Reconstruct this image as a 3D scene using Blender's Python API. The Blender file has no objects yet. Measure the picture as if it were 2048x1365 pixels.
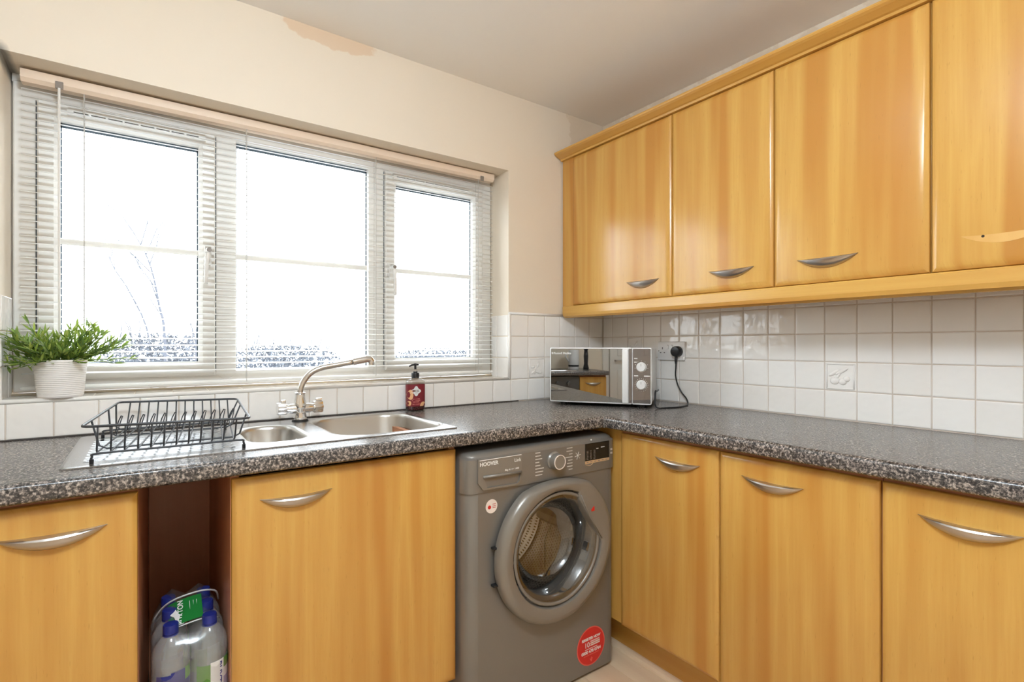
import bpy, bmesh, math, random
from mathutils import Vector, Matrix, noise
from mathutils.geometry import tessellate_polygon
random.seed(7)
PI = math.pi
S = bpy.context.scene
C = S.collection

# ------------------------------------------------------------------ camera
# origin = inner corner of the window wall (y = 0) and the right wall (x = 0), floor z = 0
CAM = Vector((-1.9878, -1.9537, 1.182))
FPX = 1030.0
cd = bpy.data.cameras.new('camera'); cam = bpy.data.objects.new('camera', cd); C.objects.link(cam)
cd.sensor_width = 36; cd.lens = 36 * FPX / 2048; cd.shift_y = 6.5 / 2048; cd.clip_start = .02; cd.clip_end = 300
cam.location = CAM; cam.rotation_euler = (PI / 2, 0, -math.radians(35.474)); S.camera = cam

# ------------------------------------------------------------------ world, exposure, big lights
w = bpy.data.worlds.new('overcast'); S.world = w; w.use_nodes = True
bg = w.node_tree.nodes['Background']; bg.inputs[0].default_value = (.90, .955, 1, 1); bg.inputs[1].default_value = 7.0
S.view_settings.view_transform = 'Standard'; S.view_settings.look = 'None'
S.view_settings.gamma = 1; S.view_settings.use_curve_mapping = False
S.view_settings.exposure = 0.24
LAMP_STRENGTH = 66.0
S.cycles.max_bounces = 7; S.cycles.diffuse_bounces = 5; S.cycles.glossy_bounces = 4; S.cycles.transparent_max_bounces = 14; S.cycles.sample_clamp_indirect = 40
S.cycles.adaptive_threshold = .03

# ------------------------------------------------------------------ materials
def lin(r, g, b):
    f = lambda c: (c / 255 / 12.92) if c / 255 <= .04045 else ((c / 255 + .055) / 1.055) ** 2.4
    return (f(r), f(g), f(b), 1)

def mat(name, col, rough=.5, metal=0, spec=.5, **k):
    m = bpy.data.materials.new(name); m.use_nodes = True
    p = m.node_tree.nodes['Principled BSDF']
    p.inputs['Base Color'].default_value = tuple(col) if len(col) == 4 else (*col, 1)
    p.inputs['Roughness'].default_value = rough; p.inputs['Metallic'].default_value = metal
    p.inputs['Specular IOR Level'].default_value = spec
    for a, v in k.items(): p.inputs[a.replace('_', ' ')].default_value = v
    return m

class N:
    """tiny node helper"""
    def __init__(s, m): s.m = m; s.t = m.node_tree; s.p = s.t.nodes['Principled BSDF']
    def n(s, ty, **k):
        x = s.t.nodes.new(ty)
        for a, v in k.items(): setattr(x, a, v)
        return x
    def l(s, a, b): s.t.links.new(a, b)
    def coord(s, which='Object'): return s.n('ShaderNodeTexCoord').outputs[which]
    def mapping(s, v, scale=(1, 1, 1), loc=(0, 0, 0)):
        x = s.n('ShaderNodeMapping'); x.inputs['Scale'].default_value = scale; x.inputs['Location'].default_value = loc
        s.l(v, x.inputs['Vector']); return x.outputs[0]
    def noise(s, v, scale, detail=3, rough=.55, dist=0):
        x = s.n('ShaderNodeTexNoise'); x.inputs['Scale'].default_value = scale; x.inputs['Detail'].default_value = detail
        x.inputs['Roughness'].default_value = rough; x.inputs['Distortion'].default_value = dist
        if v is not None: s.l(v, x.inputs['Vector'])
        return x.outputs['Fac']
    def ramp(s, f, stops, interp='LINEAR'):
        x = s.n('ShaderNodeValToRGB'); e = x.color_ramp; e.interpolation = interp
        while len(e.elements) < len(stops): e.elements.new(.5)
        for q, (p, c) in zip(e.elements, stops):
            q.position = p; q.color = c if len(c) == 4 else (*c, 1)
        s.l(f, x.inputs[0]); return x.outputs[0]
    def mix(s, f, a, b, mode='MIX'):
        x = s.n('ShaderNodeMix', data_type='RGBA', blend_type=mode)
        for sock, v in ((x.inputs[0], f), (x.inputs[6], a), (x.inputs[7], b)):
            if isinstance(v, (int, float)): sock.default_value = v
            elif isinstance(v, tuple): sock.default_value = v if len(v) == 4 else (*v, 1)
            else: s.l(v, sock)
        return x.outputs[2]
    def math(s, op, a, b=0.0, c=0.0):
        x = s.n('ShaderNodeMath', operation=op)
        for i, v in enumerate((a, b, c)):
            if isinstance(v, (int, float)): x.inputs[i].default_value = v
            else: s.l(v, x.inputs[i])
        return x.outputs[0]
    def bump(s, h, strength=.2, dist=.01):
        x = s.n('ShaderNodeBump'); x.inputs['Strength'].default_value = strength; x.inputs['Distance'].default_value = dist
        s.l(h, x.inputs['Height']); s.l(x.outputs[0], s.p.inputs['Normal'])
    def color(s, c): s.l(c, s.p.inputs['Base Color'])
    def rnd(s): return s.n('ShaderNodeObjectInfo').outputs['Random']

def wood(name, light, dark, rough=.3, horizontal=False, strength=1.0):
    m = mat(name, light, rough); q = N(m); o = q.coord()
    sx = q.n('ShaderNodeSeparateXYZ'); q.l(o, sx.inputs[0])
    off = q.math('MULTIPLY', q.rnd(), 37.0)
    if horizontal:
        a = q.math('ADD', q.math('ADD', sx.outputs[0], sx.outputs[2]), off); b = sx.outputs[1]
    else:
        a = q.math('ADD', q.math('ADD', sx.outputs[0], sx.outputs[1]), off); b = sx.outputs[2]
    cv = q.n('ShaderNodeCombineXYZ'); q.l(a, cv.inputs[0]); q.l(q.math('MULTIPLY', b, .05), cv.inputs[1])
    band = q.noise(cv.outputs[0], 11, 2, .5, .2)
    cv2 = q.n('ShaderNodeCombineXYZ'); q.l(a, cv2.inputs[0]); q.l(q.math('MULTIPLY', b, .035), cv2.inputs[1])
    fine = q.noise(cv2.outputs[0], 150, 3, .6)
    cv3 = q.n('ShaderNodeCombineXYZ'); q.l(q.math('MULTIPLY', a, 1.0), cv3.inputs[0]); q.l(q.math('MULTIPLY', b, .12), cv3.inputs[1])
    fleck = q.noise(cv3.outputs[0], 260, 2, .5)
    c = q.ramp(band, [(.36, dark), (.47, tuple(d * .35 + l * .65 for d, l in zip(dark, light))), (.56, light), (.7, tuple(d * .55 + l * .45 for d, l in zip(dark, light)))])
    c = q.mix(q.math('MULTIPLY', q.ramp(fine, [(.35, (1, 1, 1)), (.65, (0, 0, 0))]), .22 * strength), c, dark)
    c = q.mix(q.math('MULTIPLY', q.ramp(fleck, [(.66, (0, 0, 0)), (.74, (1, 1, 1))]), .25 * strength), c, tuple(d * .6 for d in dark[:3]) + (1,))
    q.p.inputs['Specular IOR Level'].default_value = .6
    q.color(c); return m

M = {}
BL, BD = (.70, .402, .098, 1), (.565, .255, .05, 1)
M['wood'] = wood('beech_foil', BL, BD, .23)
M['wood_h'] = wood('beech_foil_lengthwise', BL, BD, .23, True, .6)
M['plinth'] = M['wood_h']
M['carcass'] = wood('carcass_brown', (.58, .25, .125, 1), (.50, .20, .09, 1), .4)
M['floor'] = wood('laminate_oak', (.86, .68, .47, 1), (.76, .55, .36, 1), .35, True)

m = mat('wall_paint', lin(232, 214, 190), .6); q = N(m); o = q.coord(); M['wall'] = m
n1 = q.noise(o, 1.1, 3); c = q.mix(q.math('MULTIPLY', n1, .35), lin(236, 223, 205), lin(230, 212, 186))
# patch of bare plaster under the ceiling line and grey damp in the reveal corner
sx = q.n('ShaderNodeSeparateXYZ'); q.l(o, sx.inputs[0])
def blob(q, sx, x, z, rx, rz, nz, th=.25):
    a = q.math('DIVIDE', q.math('SUBTRACT', sx.outputs[0], x), rx); b = q.math('DIVIDE', q.math('SUBTRACT', sx.outputs[2], z), rz)
    d = q.math('SQRT', q.math('ADD', q.math('MULTIPLY', a, a), q.math('MULTIPLY', b, b)))
    d = q.math('ADD', d, q.math('MULTIPLY', q.math('SUBTRACT', nz, .5), 1.1))
    return q.ramp(d, [(1 - th, (1, 1, 1)), (1 + th, (0, 0, 0))]) if th < .3 else q.ramp(d, [(.3, (1, 1, 1)), (1, (0, 0, 0))])
nz = q.noise(o, 14, 4)
c = q.mix(q.math('MULTIPLY', blob(q, sx, -1.42, 2.335, .17, .05, nz, .08), .6), c, lin(222, 188, 152))
c = q.mix(q.math('MULTIPLY', blob(q, sx, -.12, 2.3, .13, .2, nz, .06), .35), c, lin(205, 182, 152))
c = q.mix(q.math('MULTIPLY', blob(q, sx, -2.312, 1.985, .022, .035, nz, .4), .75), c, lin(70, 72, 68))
q.color(c); q.bump(q.noise(o, 90, 3), .06, .002)
m = mat('ceiling_paint', lin(222, 205, 190), .7); q = N(m); o = q.coord(); M['ceiling'] = m
q.color(q.mix(q.math('MULTIPLY', q.noise(o, 1.3, 3), .5), lin(248, 245, 242), lin(244, 238, 231))); q.bump(q.noise(o, 60, 3), .05, .002)
M['upvc'] = mat('white_upvc', lin(232, 228, 222), .3)
M['gasket'] = mat('glazing_gasket', lin(85, 100, 112), .6)
M['slat'] = mat('blind_slat_enamel', lin(236, 234, 229), .35)
q = N(M['slat']); tr = q.n('ShaderNodeBsdfTranslucent'); tr.inputs[0].default_value = (.9, .9, .88, 1)
mx = q.n('ShaderNodeMixShader'); mx.inputs[0].default_value = .04; q.l(q.p.outputs[0], mx.inputs[1]); q.l(tr.outputs[0], mx.inputs[2])
q.l(mx.outputs[0], q.t.nodes['Material Output'].inputs[0])
M['headrail'] = mat('blind_headrail', lin(240, 218, 196), .4)
M['bar'] = M['upvc']
M['clip'] = mat('grey_bracket', lin(140, 128, 118), .4)
M['cord'] = mat('blind_cord', lin(196, 192, 186), .6)

m = mat('glazed_tile', lin(238, 228, 216), .09); q = N(m); o = q.coord(); M['tile'] = m
q.color(q.mix(q.rnd(), lin(248, 244, 239), lin(243, 237, 230)))
cv = q.n('ShaderNodeVectorMath', operation='ADD'); q.l(o, cv.inputs[0]); r3 = q.n('ShaderNodeCombineXYZ')
q.l(q.math('MULTIPLY', q.rnd(), 50.0), r3.inputs[0]); q.l(r3.outputs[0], cv.inputs[1])
q.bump(q.noise(cv.outputs[0], 22, 1), .35, .006)
M['grout'] = mat('grout', lin(214, 200, 186), .8)

m = mat('speckled_laminate', (.1, .1, .1), .26, 0, .8); q = N(m); o = q.coord(); M['worktop'] = m
n1 = q.noise(o, 210, 3, .6); n2 = q.noise(o, 120, 2, .5)
c = q.ramp(n1, [(.36, lin(38, 37, 38)), (.47, lin(88, 84, 82)), (.55, lin(140, 130, 124)), (.66, lin(196, 184, 174))])
c = q.mix(q.ramp(n2, [(.5, (0, 0, 0)), (.6, (.75, .75, .75))]), c, lin(52, 50, 51)); q.color(c)
q.bump(n1, .02, .001)

M['steel'] = mat('brushed_steel', (.56, .56, .57), .27, 1)
q = N(M['steel']); q.bump(q.noise(q.mapping(q.coord(), (3, 160, 160)), 1, 2), .03, .002)
M['bowl'] = mat('satin_steel_bowl', (.58, .56, .53), .3, 1)
M['chrome'] = mat('chrome', (.8, .79, .78), .07, 1)
M['spout'] = mat('brushed_spout', (.68, .65, .62), .2, 1)
M['nickel'] = mat('satin_nickel', (.55, .52, .49), .3, 1)
M['black'] = mat('black_plastic', (.012, .012, .014), .35)
M['wire'] = mat('black_coated_wire', (.035, .037, .042), .4)
M['wm'] = mat('graphite_paint', lin(134, 129, 123), .32, .35)
M['wm_ring'] = mat('graphite_plastic', lin(140, 134, 126), .3, .25)
M['white_print'] = mat('white_print', lin(240, 238, 234), .5)
M['grey_print'] = mat('grey_print', lin(205, 200, 194), .5)
M['tan_strip'] = mat('tan_strip', lin(205, 170, 130), .5)
M['red'] = mat('red_sticker', lin(214, 40, 34), .4)
M['red_rim'] = mat('red_sticker_rim', lin(232, 96, 84), .4)
M['cream_sticker'] = mat('cream_sticker', lin(236, 222, 212), .5)
M['display'] = mat('black_display', (.01, .011, .012), .12)
M['rubber'] = mat('grey_door_seal', (.13, .13, .13), .5)
m = mat('drum_steel', (.6, .58, .55), .22, 1); q = N(m); o = q.coord(); M['drum'] = m
sx = q.n('ShaderNodeSeparateXYZ'); q.l(o, sx.inputs[0])
ang = q.math('MULTIPLY', q.math('ARCTAN2', sx.outputs[0], sx.outputs[2]), .235 / .012)
yy = q.math('DIVIDE', sx.outputs[1], .012)
fa = q.math('SUBTRACT', q.math('FRACT', q.math('ADD', ang, q.math('MULTIPLY', q.math('FLOOR', yy), .5))), .5); fb = q.math('SUBTRACT', q.math('FRACT', yy), .5)
hole = q.math('LESS_THAN', q.math('ADD', q.math('MULTIPLY', fa, fa), q.math('MULTIPLY', fb, fb)), .055)
q.color(q.mix(hole, (.6, .58, .55), (.01, .01, .01)))

def glassy(name, tint, base_refl=.06, rough=.02, haze=0):
    m = bpy.data.materials.new(name); m.use_nodes = True; t = m.node_tree; t.nodes.clear()
    out = t.nodes.new('ShaderNodeOutputMaterial'); tr = t.nodes.new('ShaderNodeBsdfTransparent'); gl = t.nodes.new('ShaderNodeBsdfGlossy')
    fc = t.nodes.new('ShaderNodeLayerWeight'); fc.inputs[0].default_value = .5; lw = t.nodes.new('ShaderNodeMath'); lw.operation = 'POWER'; lw.inputs[1].default_value = 4.0; t.links.new(fc.outputs['Facing'], lw.inputs[0])
    ad = t.nodes.new('ShaderNodeMath'); ad.operation = 'ADD'; ad.inputs[1].default_value = base_refl; ad.use_clamp = True
    mx = t.nodes.new('ShaderNodeMixShader'); tr.inputs[0].default_value = (*tint, 1); gl.inputs['Roughness'].default_value = rough
    t.links.new(lw.outputs[0], ad.inputs[0]); t.links.new(ad.outputs[0], mx.inputs[0]); t.links.new(tr.outputs[0], mx.inputs[1]); t.links.new(gl.outputs[0], mx.inputs[2])
    last = mx
    if haze:
        df = t.nodes.new('ShaderNodeBsdfDiffuse'); df.inputs[0].default_value = (.85, .87, .88, 1); m2 = t.nodes.new('ShaderNodeMixShader'); m2.inputs[0].default_value = haze
        t.links.new(mx.outputs[0], m2.inputs[1]); t.links.new(df.outputs[0], m2.inputs[2]); last = m2
    t.links.new(last.outputs[0], out.inputs[0]); return m
M['pane'] = glassy('window_pane', (.97, .985, .99), .04)
M['door_glass'] = glassy('door_glass', (.74, .73, .71), .2)
M['pet'] = glassy('bottle_plastic', (.93, .96, .97), .12, .08, .16)
M['water'] = glassy('bottled_water', (.92, .97, .975), .04, .05, .10)
M['film'] = glassy('shrink_film', (.97, .97, .98), .10, .12, .05)
M['soap_clear'] = glassy('soap_bottle_plastic', (.93, .92, .91), .12, .08)
M['blue_cap'] = mat('blue_cap', lin(30, 44, 128), .35)
M['green'] = mat('green_film', lin(28, 125, 52), .4)
M['navy'] = mat('navy_label', lin(30, 42, 130), .4)
M['lavender'] = mat('lavender_label', lin(170, 165, 205), .4)
M['label_green'] = mat('leaf_green_label', lin(96, 150, 62), .4)
M['white_label'] = mat('white_label', lin(232, 232, 230), .4)
M['white_film'] = mat('white_film_edge', lin(226, 224, 224), .3)
M['maroon'] = mat('maroon_label', lin(128, 32, 42), .4)
M['maroon_soap'] = mat('dark_red_soap', lin(74, 14, 24), .12)
M['peach'] = mat('peach_print', lin(232, 178, 128), .5)
M['salmon'] = mat('salmon_print', lin(205, 120, 110), .5)
M['white_plastic'] = mat('white_plastic', lin(238, 236, 234), .3)
M['mirror'] = mat('mirrored_door_glass', (.38, .38, .375), .015, 1)
M['mirror_dark'] = mat('dark_mirrored_panel', (.26, .235, .23), .03, 1)
M['mw_black'] = mat('black_casing', (.02, .02, .022), .35)
M['pot'] = mat('white_pot', lin(240, 234, 228), .4)
M['soil'] = mat('dark_moss', (.02, .03, .012), .9)
m = mat('leaf', lin(110, 150, 52), .42); q = N(m); M['leaf'] = m
g = q.n('ShaderNodeNewGeometry').outputs['Random Per Island']
q.color(q.ramp(g, [(0, lin(44, 66, 40)), (.3, lin(92, 122, 62)), (.6, lin(150, 172, 80)), (1, lin(224, 220, 130))]))
q.p.inputs['Transmission Weight'].default_value = 0
tr = q.n('ShaderNodeBsdfTranslucent'); tr.inputs[0].default_value = lin(170, 200, 70); mx = q.n('ShaderNodeMixShader'); mx.inputs[0].default_value = .3
q.l(q.p.outputs[0], mx.inputs[1]); q.l(tr.outputs[0], mx.inputs[2]); q.l(mx.outputs[0], q.t.nodes['Material Output'].inputs[0])
M['stem'] = mat('stem', lin(78, 110, 44), .5)
M['bark'] = mat('bark', (.16, .15, .15), .9)
M['twig'] = mat('frosted_twig', (.085, .09, .11), .9)
M['bush'] = mat('frosted_foliage', (.085, .095, .115), .9)
M['ground_out'] = mat('frosty_grass', (.3, .31, .33), .95)
M['oven'] = mat('oven_steel', (.16, .165, .17), .3, .6)
M['worktop_edge'] = M['worktop']
M['lamp_glow'] = mat('lamp_diffuser', (.9, .9, .88), .4); q = N(M['lamp_glow'])
q.p.inputs['Emission Color'].default_value = (.755, .89, 1, 1); q.p.inputs['Emission Strength'].default_value = LAMP_STRENGTH
M['door_paint'] = mat('white_door_paint', lin(232, 228, 220), .4)
M['apron'] = mat('grey_cloth', lin(150, 150, 152), .8)
M['hole'] = mat('screw_hole', (.03, .02, .012), .9)
M['ghost'] = wood('beech_unfaded', (.75, .44, .125, 1), (.66, .345, .08, 1), .3, False, .5)

# ------------------------------------------------------------------ mesh helpers
MW = {}                                     # thing matrix of each parent
def new_bm(): return bmesh.new()
def box(bm, lo, hi):
    v = [bm.verts.new((x, y, z)) for x in (lo[0], hi[0]) for y in (lo[1], hi[1]) for z in (lo[2], hi[2])]
    for f in ((0, 1, 3, 2), (4, 6, 7, 5), (0, 4, 5, 1), (2, 3, 7, 6), (0, 2, 6, 4), (1, 5, 7, 3)): bm.faces.new([v[i] for i in f])
    return bm
def bbox(lo, hi, bev=0, seg=2):
    bm = box(new_bm(), lo, hi)
    if bev: bmesh.ops.bevel(bm, geom=bm.edges[:], offset=bev, segments=seg, profile=.5, affect='EDGES')
    return bm
def rings(bm, rs, cap0=True, cap1=True, closed=True):
    L = [[bm.verts.new(p) for p in r] for r in rs]
    for a, b in zip(L, L[1:]):
        n = len(a)
        for i in range(n if closed else n - 1): bm.faces.new((a[i], a[(i + 1) % n], b[(i + 1) % n], b[i]))
    if cap0: bm.faces.new(L[0][::-1])
    if cap1: bm.faces.new(L[-1])
    return bm
def lathe(prof, c=(0, 0, 0), axis='z', seg=32, bm=None, cap0=True, cap1=True):
    bm = bm or new_bm(); out = []
    for r, h in prof:
        ring = []
        for i in range(seg):
            a = 2 * PI * i / seg; x, y = r * math.cos(a), r * math.sin(a)
            if axis == 'z': p = (c[0] + x, c[1] + y, c[2] + h)
            elif axis == 'y': p = (c[0] + x, c[1] + h, c[2] + y)
            else: p = (c[0] + h, c[1] + x, c[2] + y)
            ring.append(p)
        out.append(ring)
    return rings(bm, out, cap0, cap1)
def smooth_path(pts, n=6):
    P = [Vector(p) for p in pts]; P = [2 * P[0] - P[1]] + P + [2 * P[-1] - P[-2]]; out = []
    for i in range(1, len(P) - 2):
        for k in range(n):
            t = k / n; a, b, c, d = P[i - 1:i + 3]
            out.append(.5 * (2 * b + (c - a) * t + (2 * a - 5 * b + 4 * c - d) * t * t + (3 * b - a - 3 * c + d) * t ** 3))
    return out + [P[-2]]
def tube(pts, r, bm=None, seg=8, cap=True, closed=False):
    bm = bm or new_bm(); P = [Vector(p) for p in pts]; R = r if isinstance(r, (list, tuple)) else [r] * len(P); rs = []
    prev = None; n = len(P)
    for i, p in enumerate(P):
        if closed: d = (P[(i + 1) % n] - P[i - 1])
        else: d = (P[min(i + 1, n - 1)] - P[max(i - 1, 0)])
        d.normalize()
        if prev is None:
            u = d.cross(Vector((0, 0, 1)))
            if u.length < .05: u = d.cross(Vector((1, 0, 0)))
        else:
            u = prev - d * prev.dot(d)
        u.normalize(); v = d.cross(u); prev = u
        rs.append([p + R[i] * (math.cos(2 * PI * k / seg) * u + math.sin(2 * PI * k / seg) * v) for k in range(seg)])
    if closed:
        L = [[bm.verts.new(p) for p in q] for q in rs]
        for i in range(n):
            a, b = L[i], L[(i + 1) % n]
            for k in range(seg): bm.faces.new((a[k], a[(k + 1) % seg], b[(k + 1) % seg], b[k]))
        return bm
    return rings(bm, rs, cap, cap)
def rrect(cx, cy, hx, hy, r, n=6):
    out = []
    for sx, sy, a0 in ((1, 1, 0), (-1, 1, 90), (-1, -1, 180), (1, -1, 270)):
        for k in range(n + 1):
            a = math.radians(a0 + 90 * k / n); out.append((cx + sx * (hx - r) + r * math.cos(a), cy + sy * (hy - r) + r * math.sin(a)))
    return out
def poly(bm, loops, f):
    """flat polygon with holes; f maps (a, b) to 3-D"""
    L = [[Vector((a, b, 0)) for a, b in lp] for lp in loops]; flat = [p for lp in L for p in lp]
    vs = [bm.verts.new(f(p.x, p.y)) for p in flat]
    for t in tessellate_polygon(L):
        try: bm.faces.new([vs[i] for i in t])
        except ValueError: pass
    return bm
def prism(loop, f0, f1):
    bm = new_bm(); return rings(bm, [[f0(a, b) for a, b in loop], [f1(a, b) for a, b in loop]])

def link(name, bm, material, parent=None, smooth=False, auto=None):
    me = bpy.data.meshes.new(name)
    if parent is not None: bmesh.ops.transform(bm, matrix=MW[parent].inverted(), verts=bm.verts)
    bmesh.ops.recalc_face_normals(bm, faces=bm.faces)
    bm.to_mesh(me); bm.free()
    o = bpy.data.objects.new(name, me); C.objects.link(o); me.materials.append(M[material] if isinstance(material, str) else material)
    if smooth: me.shade_smooth()
    if auto: me.shade_smooth(); me.set_sharp_from_angle(angle=math.radians(auto))
    if parent is not None: o.parent = parent; MW[o] = MW[parent]
    else: MW[o] = Matrix.Identity(4)
    return o
def tag(o, label=None, cat=None, group=None, kind=None):
    for k, v in (('label', label), ('category', cat), ('group', group), ('kind', kind)):
        if v: o[k] = v
    return o
def thing(name, label, cat, loc=(0, 0, 0), rz=0, group=None, kind=None):
    o = bpy.data.objects.new(name, None); C.objects.link(o); o.location = loc; o.rotation_euler = (0, 0, rz); o.empty_display_size = .05
    MW[o] = Matrix.Translation(loc) @ Matrix.Rotation(rz, 4, 'Z'); return tag(o, label, cat, group, kind)
def copy_tree(o, parent=None):
    c = o.copy(); C.objects.link(c); c.parent = parent; MW[c] = MW[o]
    for ch in list(o.children): copy_tree(ch, c)
    return c
def text(s, size, origin, parent, material, ax=(1, 0, 0), up=(0, 0, 1), name='lettering', depth=.0004, align='LEFT', sx=1.0, bold=0):
    """flat lettering standing at origin (world), reading along ax, its top towards up"""
    cu = bpy.data.curves.new('txt', 'FONT'); cu.body = s; cu.size = size; cu.extrude = depth; cu.align_x = align; cu.offset = bold; cu.resolution_u = 3
    t = bpy.data.objects.new('txt', cu); C.objects.link(t); dg = bpy.context.evaluated_depsgraph_get(); dg.update()
    me = bpy.data.meshes.new_from_object(t.evaluated_get(dg)); C.objects.unlink(t); bpy.data.objects.remove(t)
    bm = new_bm(); bm.from_mesh(me); bpy.data.meshes.remove(me)
    A, U = Vector(ax).normalized(), Vector(up).normalized(); Z = A.cross(U)
    m4 = Matrix((( A.x * sx, U.x, Z.x, origin[0]), (A.y * sx, U.y, Z.y, origin[1]), (A.z * sx, U.z, Z.z, origin[2]), (0, 0, 0, 1)))
    bmesh.ops.transform(bm, matrix=m4, verts=bm.verts)
    return link(name, bm, material, parent)

def at(u, v, D):
    """photo pixel -> world point at forward depth D"""
    a = math.radians(35.474); f = Vector((math.sin(a), math.cos(a), 0)); r = Vector((math.cos(a), -math.sin(a), 0))
    return CAM + D * (f + (u - 1024) / FPX * r - (v - 689) / FPX * Vector((0, 0, 1)))

# ------------------------------------------------------------------ room shell
XL, YB, H = -3.70, -3.45, 2.345
WX0, WX1, WZ0, WZ1 = -2.312, -.612, 1.022, 1.99          # window opening
TH = .004                                                 # paint face lies 4 mm behind the tile faces
fl = tag(link('floor', bbox((XL, YB, -.12), (.25, .3, -.004)), 'grout'), kind='structure'); fl['label'] = 'pale oak laminate floor'
pw = .128
meshes = {}
for i in range(30):
    x0 = -.462 - (i + 1) * pw if i >= 0 else 0
    if x0 < XL: break
    y = -.02 - (i * .43) % 1.2
    edges = [0.0] + [v for v in [y - 1.2 * k for k in range(4)] if v < -.05 and v > YB + .05] + [YB]
    for a, b in zip(edges, edges[1:]):
        link('plank', bbox((x0 + .0006, b + .0006, -.004), (x0 + pw - .0006, a - .0006, 0), .0007, 1), 'floor', fl)
ce = tag(link('ceiling', bbox((XL, YB, H), (.25, .3, H + .1)), 'ceiling'), kind='structure')
bm = new_bm()
box(bm, (XL, TH, 0), (.25, .27, WZ0)); box(bm, (XL, TH, WZ1), (.25, .27, H)); box(bm, (XL, TH, WZ0), (WX0, .27, WZ1)); box(bm, (WX1, TH, WZ0), (.25, .27, WZ1))
wn = tag(link('wall_north', bm, 'wall'), kind='structure')
we = tag(link('wall_east', bbox((TH, YB, 0), (.25, TH, H)), 'wall'), kind='structure')
ww = tag(link('wall_west', bbox((XL - .1, YB, 0), (XL, .27, H)), 'wall'), kind='structure')
ws = tag(link('wall_south', bbox((XL, YB - .1, 0), (.25, YB, H)), 'wall'), kind='structure')

# ------------------------------------------------------------------ wall tiles
ROWS = [.917, 1.018, 1.119, 1.2195, 1.3195, 1.4195]
G = .0016
tm = {}
def tile_mesh(wd, ht):
    k = (round(wd, 4), round(ht, 4))
    if k not in tm:
        bm = new_bm(); a, b = wd / 2 - G, ht / 2 - G
        rings(bm, [[(s * (a - i), d, t * (b - i)) for s, t in ((-1, -1), (1, -1), (1, 1), (-1, 1))] for i, d in ((0, .0065), (0, .0018), (.0022, .0002), (.006, 0))], False, True)
        bmesh.ops.recalc_face_normals(bm, faces=bm.faces)
        me = bpy.data.meshes.new('tile'); bm.to_mesh(me); bm.free(); me.materials.append(M['tile']); tm[k] = me
    return tm[k]
def tile(parent, c, wd, ht, rz, name='tile'):
    o = bpy.data.objects.new(name, tile_mesh(wd, ht)); C.objects.link(o); o.location = c
    o.rotation_euler = (random.uniform(-.011, .011), 0, rz + random.uniform(-.011, .011)); o.parent = parent; return o
def relief(parent, c, rz, kind):
    """raised fruit-and-leaf motif on a decor tile (own piece, proud of the tile)"""
    bm = new_bm(); Rm = Matrix.Translation(c) @ Matrix.Rotation(rz, 4, 'Z'); parts = []
    rnd = random.Random(kind)
    def lump(x, z, rx, rzz, a, d):
        b2 = new_bm(); bmesh.ops.create_uvsphere(b2, u_segments=12, v_segments=8, radius=1)
        bmesh.ops.transform(b2, matrix=Matrix.Translation((x, -.0006, z)) @ Matrix.Rotation(a, 4, 'Y') @ Matrix.Diagonal((rx, d, rzz, 1)), verts=b2.verts)
        me = bpy.data.meshes.new('t'); b2.to_mesh(me); b2.free(); bm.from_mesh(me); bpy.data.meshes.remove(me)
    if kind == 1:
        lump(-.018, -.016, .015, .013, 0, .006); lump(.008, -.018, .013, .011, .2, .006); lump(.02, -.008, .011, .01, 0, .005)
        lump(-.02, .012, .02, .007, -.6, .004); lump(.004, .018, .024, .006, -.5, .004); lump(-.006, .002, .016, .004, -1, .003)
    else:
        for x, z, a in ((-.02, -.02, .6), (-.008, 0, 1.2), (.008, .012, 1.0), (.004, -.02, -.3), (-.022, .004, .2), (.02, -.024, .1)): lump(x, z, .014, .0055, -a, .0045)
        tube([Vector((-.012, -.001, -.03)), Vector((-.002, -.002, 0)), Vector((.014, -.001, .03))], .002, bm, 6)
    # raised tile rim
    a = .043
    for p, q_ in (((-a, a), (a, a)), ((a, a), (a, -a)), ((a, -a), (-a, -a)), ((-a, -a), (-a, a))):
        tube([(p[0], -.0002, p[1]), (q_[0], -.0002, q_[1])], .0022, bm, 6)
    bmesh.ops.transform(bm, matrix=Rm, verts=bm.verts)
    link('decor_relief', bm, 'tile', parent, smooth=True)
# window wall, right of the window: columns on the tenth of a metre
for r in range(4):
    for k in range(6):
        x = -.05 - .1 * k; z0, z1 = ROWS[r], ROWS[r + 1]
        tile(wn, (x, 0, (z0 + z1) / 2), .1, z1 - z0, 0)
relief(wn, (-.45, 0, (ROWS[1] + ROWS[2]) / 2), 0, 2)
for k in range(6, 31):                                     # single row below the sill
    tile(wn, (-.05 - .1 * k, 0, (ROWS[0] + ROWS[1]) / 2), .1, ROWS[1] - ROWS[0], 0)
for r in range(1, 4):                                      # left of the window, mostly outside the view
    for k in range(23, 31): tile(wn, (-.05 - .1 * k - .015, 0, (ROWS[r] + ROWS[r + 1]) / 2), .1, ROWS[r + 1] - ROWS[r], 0)
link('grout', bbox((-.6, .0028, .905), (TH, .0045, 1.32)), 'grout', wn); link('grout', bbox((XL, .0028, .905), (-.6, .0045, 1.02)), 'grout', wn)
# white edge trim: along the sill nosing, up the reveal edge and over the top row
bm = tube([(XL, .004, 1.0225), (WX1, .004, 1.0225)], .0065, seg=10); link('sill_nosing', bm, 'upvc', wn, smooth=True)
bm = tube([(WX1 + .003, .002, 1.02), (WX1 + .003, .002, 1.328)], .006, seg=10); link('edge_trim', bm, 'tile', wn, smooth=True)
bm = tube([(WX1, .002, 1.326), (-.26, .002, 1.326)], .0065, seg=10); link('edge_trim', bm, 'tile', wn, smooth=True)
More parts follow.
